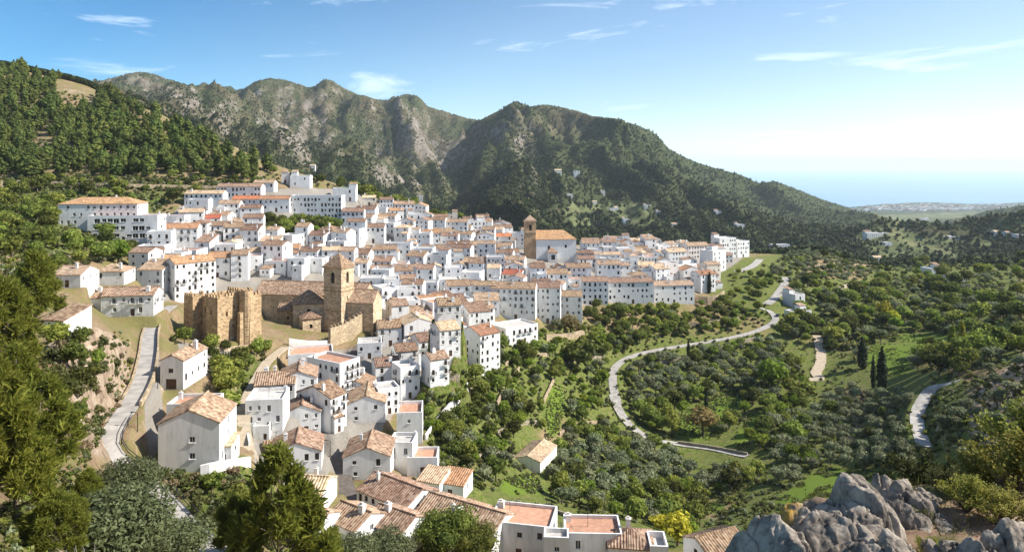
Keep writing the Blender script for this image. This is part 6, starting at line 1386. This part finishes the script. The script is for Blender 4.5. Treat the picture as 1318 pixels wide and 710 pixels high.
# ---------------------------------------------------------------- walls, railings, lamps, small buildings far off
def off(c, d, i0=0, i1=None, step=1):
    o = []
    for i in range(i0, (i1 or len(c)), step):
        t = c[min(i + 1, len(c) - 1)] - c[max(i - 1, 0)]; t.z = 0; t.normalize(); o.append(c[i] + Vector((t.y, -t.x, 0)) * d)
    return o
mr = ROADS['mountain road'][0]; N_ = len(mr)
wall_run('road_parapet', off(mr, 1.6, int(N_ * .30), int(N_ * .78), 4), .8, .3, 'sandwall', 'low stone parapet along the outer edge of the left road')
wall_run('road_kerb', off(mr, -1.55, int(N_ * .30), int(N_ * .80), 4), .3, .4, 'sandwall', 'pale kerb at the foot of the rocky bank by the left road', cat='kerb')
def railing(name, pts, label, h=.9):
    base = pts[0].copy(); T = thing(name, label, 'railing', base); mb = MB()
    for z in (h, h * .5): mb2 = MB(); mb2.tube([p - base + Vector((0, 0, z)) for p in pts], .05, 5); mb2.build('rail', MAT['iron'], T)
    for p in pts[::2]: m2 = MB(); q = p - base; m2.box(q.x - .05, q.x + .05, q.y - .05, q.y + .05, q.z - .4, q.z + h + .03); m2.build('post', MAT['iron'], T)
railing('guard_rail', off(mr, 1.55, 2, int(N_ * .28), 2), 'dark metal railing along the road at the lower left')
def lamp(px, py, hpx, label):
    p = hit(px, py); h = hpx * p.y / F; T = thing('street_lamp', label, 'street lamp', p); m = MB(); m.tube([(0, 0, 0), (0, 0, h * .95), (-.1 * h, 0, h), (-.22 * h, 0, h)], [.06, .05, .04, .03], 6); m.build('pole', MAT['iron'], T); m = MB(); m.box(-.34 * h, -.2 * h, -.1, .1, h - .06, h + .05); m.build('lamp_head', MAT['iron'], T)
lamp(203, 500, 24, 'street lamp beside the garage house on the left road'); lamp(177, 556, 26, 'street lamp at the left road bend above the gable house'); lamp(425, 588, 22, 'street lamp on the left side of the dark street')
for pts, h, t, mt, lb in (([(548,566),(566,540),(588,514),(602,498)], 1.2, .35, 'white', 'long white garden wall running uphill to the freestanding tall house'), ([(640,522),(652,498),(668,476)], 1.2, .4, 'sandwall', 'pale terrace wall uphill right of the white garden wall'),
                          ([(698,522),(706,505),(713,490)], 1.2, .4, 'sandwall', 'thin stone wall beside the narrow green strip'), ([(703,438),(728,436),(752,431)], 2.2, .5, 'sandwall', 'ochre terrace wall under the right end of the apartment row'),
                          ([(892,386),(905,392),(922,391),(932,384)], 4.2, .6, 'sandwall', 'rounded stone terrace wall at the right end of the long white terrace'), ([(335,290),(352,291),(374,289)], 3.2, .5, 'white', 'plain white retaining wall left of the terrace gardens'), ([(872,571),(915,577),(962,586)], 1.0, .4, 'drystone', 'dark stone wall along the lower lane'),
                          ([(690,652),(720,662),(748,672)], .8, .4, 'drystone', 'low dry stone wall between gardens and the bottom terraces'), ([(560,478),(590,486),(612,498)], 1.0, .4, 'drystone', 'dry stone wall below the stepped street houses'), ([(840,470),(880,462),(930,450),(975,436)], 1.4, .5, 'drystone', 'long stone wall holding the valley road above the olive trees'),
                          ([(252,452),(285,452),(318,448)], .9, .4, 'sandwall', 'low stone wall at the foot of the castle'), ([(240,470),(285,475),(305,468)], .8, .4, 'drystone', 'dry stone wall in the garden under the castle'), ([(258,612),(285,606),(322,600)], 1.4, .35, 'white', 'white yard wall at the foot of the gable house'),
                          ([(-60,238),(60,240),(140,242),(240,244),(345,247)], 2.2, .5, 'sandwall', 'long pale retaining wall of the hillside road under the pines'), ([(318,505),(314,535),(321,575)], .9, .3, 'white', 'white wall along the castle path'),
                          ([(640,560),(665,548),(690,545)], 1.1, .4, 'drystone', 'stone terrace wall just above the ochre-roofed barn'), ([(616,590),(640,586),(662,590)], 1.0, .4, 'drystone', 'stone terrace wall left of the ochre-roofed barn'), ([(720,560),(745,548),(768,545)], 1.0, .4, 'sandwall', 'tan terrace wall right of the barn, below the gardens'),
                          ([(722,470),(750,462),(778,462)], 1.2, .4, 'drystone', 'stone terrace wall left of the valley road bend'), ([(650,470),(680,460),(706,458)], 1.2, .4, 'sandwall', 'tan terrace wall under the stepped white building'), ([(905,418),(935,414),(962,408)], 1.6, .5, 'drystone', 'upper stone terrace above the valley road'), ([(845,425),(880,420),(900,420)], 1.4, .5, 'drystone', 'stone terrace under the long white terrace houses'),
                          ([(1040,345),(1080,341),(1118,343)], 1.6, .5, 'sandwall', 'upper terrace wall of the olive hill right of the village'), ([(1034,353),(1075,350),(1112,353)], 1.6, .5, 'sandwall', 'lower terrace wall of the olive hill right of the village'), ([(860,640),(885,634),(912,640)], 1.0, .4, 'drystone', 'stone wall round the bare brown plot in the lower valley')):
    wall_run('retaining_wall' if h > 1.9 else 'garden_wall', pts, h, t, mt, lb)
for px, py, wp, hp, rf, cl_, lb in ((718,223,9,4,'gx','pale','white farmhouse high on the mountain, left of a pair'), (742,226,8,6,'flat','brown','tall white farmhouse high on the mountain, right of a pair'), (776,250,5,4,'flat','brown','tiny lone white house in the middle of the mountain slope'), (733,254,7,4,'flat','brown','white cottage on the left of the mountain slope'),
                                    (833,268,8,4,'flat','brown','long white house on the mountain near the right edge of the terraces'), (848,276,6,4,'flat','brown','small white house right below the long one on the mountain'), (790,271,12,3,'flat','brown','wide low white house among mountain terraces'), (806,286,9,4,'flat','brown','white house at the bottom of the mountain terraces'), (765,262,6,3,'gx','pale','small pale cottage above the mountain terraces'),
                                    (926,275,12,3,'flat','brown','white villa beside the road on the right mountain flank'), (952,294,10,5,'flat','brown','white house above the right end of the village'), (868,292,8,4,'gx','pale','cottage in the woods above the right cluster'), (1128,305,30,5,'flat','brown','large white shed at the foot of the far hill'), (1205,352,22,6,'flat','brown','long white house across the valley'), (1232,364,20,7,'gx','pale','white house with terrace across the valley, right of the long one'),
                                    (1233,307,44,3,'flat','brown','very long low white building on the far right hillside'), (1283,302,9,4,'gx','pale','left of three small houses on the far right hill'), (1298,303,9,4,'gx','pale','middle of three small houses on the far right hill'), (1312,306,9,4,'flat','brown','right of three small houses on the far right hill'), (1190,284,12,3,'flat','brown','white greenhouse on the far plain'), (1142,316,10,4,'flat','brown','small white building in the woods under the far hill'),
                                    (1130,336,14,5,'gx','pale','pale farmhouse at the edge of the terraced olive hill'), (402,218,7,5,'gx','pale','tan house on the skyline above the village'), (540,257,8,5,'flat','brown','pale round-topped house on the slope behind the village')):
    p = hit(px, py, 300); m = p.y / F; w, h = wp * m, hp * m
    house(p + Vector((0, 3, 0)), w, min(w, 12), h, 8, rf, cl_, name='farmhouse', cat='farmhouse', label=lb, group=None, base=max(4, h), s=max(.9, h / 6), dens=.6, chim=0)
mb = MB(); cr_ = random.Random(4); nb_ = 0
while nb_ < 420:
    px = cr_.triangular(1080, 1330, 1165); Y = cr_.uniform(6600, 8000); x = (px - CX) / F * Y; z = float(zt(np.float64(x), np.float64(Y)))
    if z < 2 or z > 60: nb_ += .2; continue
    s_ = cr_.uniform(8, 20); mb.box(x - s_, x + s_, Y - s_, Y + s_, z - 4, z + cr_.uniform(6, 18), m=cr_.choice((0, 1, 1, 2, 2))); nb_ += 1
mb.build('coastal_town', [MAT['white'], MAT['pink'], MAT['terracotta']], kind='stuff', label='pale far off town along the coast', category='town')
# ---------------------------------------------------------------- what each unnamed house looks like, and where it stands
LM = [('the castle',282,400),('the big bell tower',430,375),('the far church',715,318),('the hillside hotel',125,280),('the corner house',235,360),('the four-storey block',406,268),('the terrace gardens',385,298),('the red pavilion',505,266),('the apartment row',690,392),('the garden-edge tower house',622,450),('the long terrace',820,376),('the right cluster',900,325),('the square wall',455,425),('the lone cypress',638,345)]
ORD = ['first','second','third','fourth','fifth','sixth','seventh','eighth','ninth','tenth','eleventh','twelfth']
byl = {}
for q in HOUSES:
    if q['label']: continue
    px, py = proj(q['o'].location + Vector((0, 0, q['h'] * .6))); nm, lx, ly = min(LM, key=lambda l: math.hypot((px - l[1]) * .7, (py - l[2]) * 1.4)); dx, dy = px - lx, py - ly
    rel = ('right of' if dx > 0 else 'left of') if abs(dx) > 1.3 * abs(dy) else ('below' if dy > 0 else 'above')
    size = 'narrow ' if q['w'] < 7.2 else 'wide ' if q['w'] > 10 else ''; st = 'low' if q['h'] < 5 else 'tall' if q['h'] > 7.5 else 'two-storey'
    rf = {'gx': '%s tiled roof', 'gy': '%s front gable', 'hip': '%s hipped roof', 'mono': '%s lean-to roof', 'flat': 'grey flat roof', 'terr': 'orange roof terrace'}[q['roof']]
    rf = rf % {'terracotta': 'terracotta', 'pale': 'pale'}.get(q['col'], q['col']) if '%' in rf else rf
    wl = {'white': 'white', 'cream': 'cream', 'pink': 'pinkish'}[q['wall']]
    byl.setdefault(f'{size}{st} {wl} house, {rf}, {rel} {nm}', []).append((px, q))
for l_, qs in byl.items():
    qs.sort(key=lambda t: t[0])
    for i, (px, q) in enumerate(qs): q['o']['label'] = l_ if len(qs) == 1 else f'{l_}, {ORD[min(i, 11)]} from left'
# ---------------------------------------------------------------- parked cars
def car(px, py, yaw, colour, label):
    p = hit(px, py); p.z += .2; T = thing('parked_car', label, 'car', p, R(yaw), None); s = .8
    m = bpy.data.materials.get('car_' + colour[0]) or flat('car_' + colour[0], colour[1], .3, .03, 1, .5)
    prof = [(-1.95, .28), (-1.98, .72), (-1.5, .86), (-1.0, 1.32), (.45, 1.36), (1.05, .92), (1.85, .78), (1.98, .5), (1.95, .28)]
    mb = MB()
    for (xa, za), (xb, zb) in zip(prof, prof[1:]): mb.quad((xa * s, -.78 * s, za * s), (xa * s, .78 * s, za * s), (xb * s, .78 * s, zb * s), (xb * s, -.78 * s, zb * s))
    for y in (-.78, .78): mb.quad(*[(x * s, y * s, z * s) for x, z in prof])
    mb.build('body', m, T); w_ = MB()
    for y in (-.785, .785): w_.quad((-1.0 * s, y * s, .9 * s), (-.85 * s, y * s, 1.25 * s), (.4 * s, y * s, 1.28 * s), (.8 * s, y * s, .92 * s)); w_.build('side_window', MAT['glass'], T) if False else None
    a = MB(); a.v, a.f, a.m = w_.v[:4], w_.f[:1], [0]; a.build('side_window', MAT['glass'], T); a = MB(); a.v, a.f, a.m = w_.v[4:], [(0, 1, 2, 3)], [0]; a.build('side_window', MAT['glass'], T)
    a = MB(); a.quad((.5 * s, -.62 * s, 1.335 * s), (.5 * s, .62 * s, 1.335 * s), (1.0 * s, .66 * s, .965 * s), (1.0 * s, -.66 * s, .965 * s)); o = a.build('windscreen', MAT['glass'], T); o.location = (.02, 0, .012)
    for x in (-1.25, 1.25):
        for y in (-.72, .72): a = MB(); a.tube([(0, -.1 * s, 0), (0, .1 * s, 0)], .3 * s, 10); a.build('wheel', MAT['iron'], T, (x * s, y * s, .3 * s))
car(1001, 407, 60, ('dark', (.03, .035, .05)), 'dark car at the outer bend of the valley road')
HAZE = 0.000042
# ---------------------------------------------------------------- haze
k = bpy.data.materials.new('haze_air'); k.use_nodes = True; t = k.node_tree; t.nodes.clear()
o = t.nodes.new('ShaderNodeOutputMaterial'); pv = t.nodes.new('ShaderNodeVolumePrincipled')
pv.inputs['Color'].default_value = (.82, .945, 1.0, 1); pv.inputs['Density'].default_value = HAZE; pv.inputs['Anisotropy'].default_value = .1
t.links.new(pv.outputs[0], o.inputs['Volume'])
top = max(float(GZ.max()) + 30, CAMZ + 30)
mb = MB(); mb.box(-52000, 52000, -300, 52000, -260, top)
mb.build('haze', k, kind='stuff')
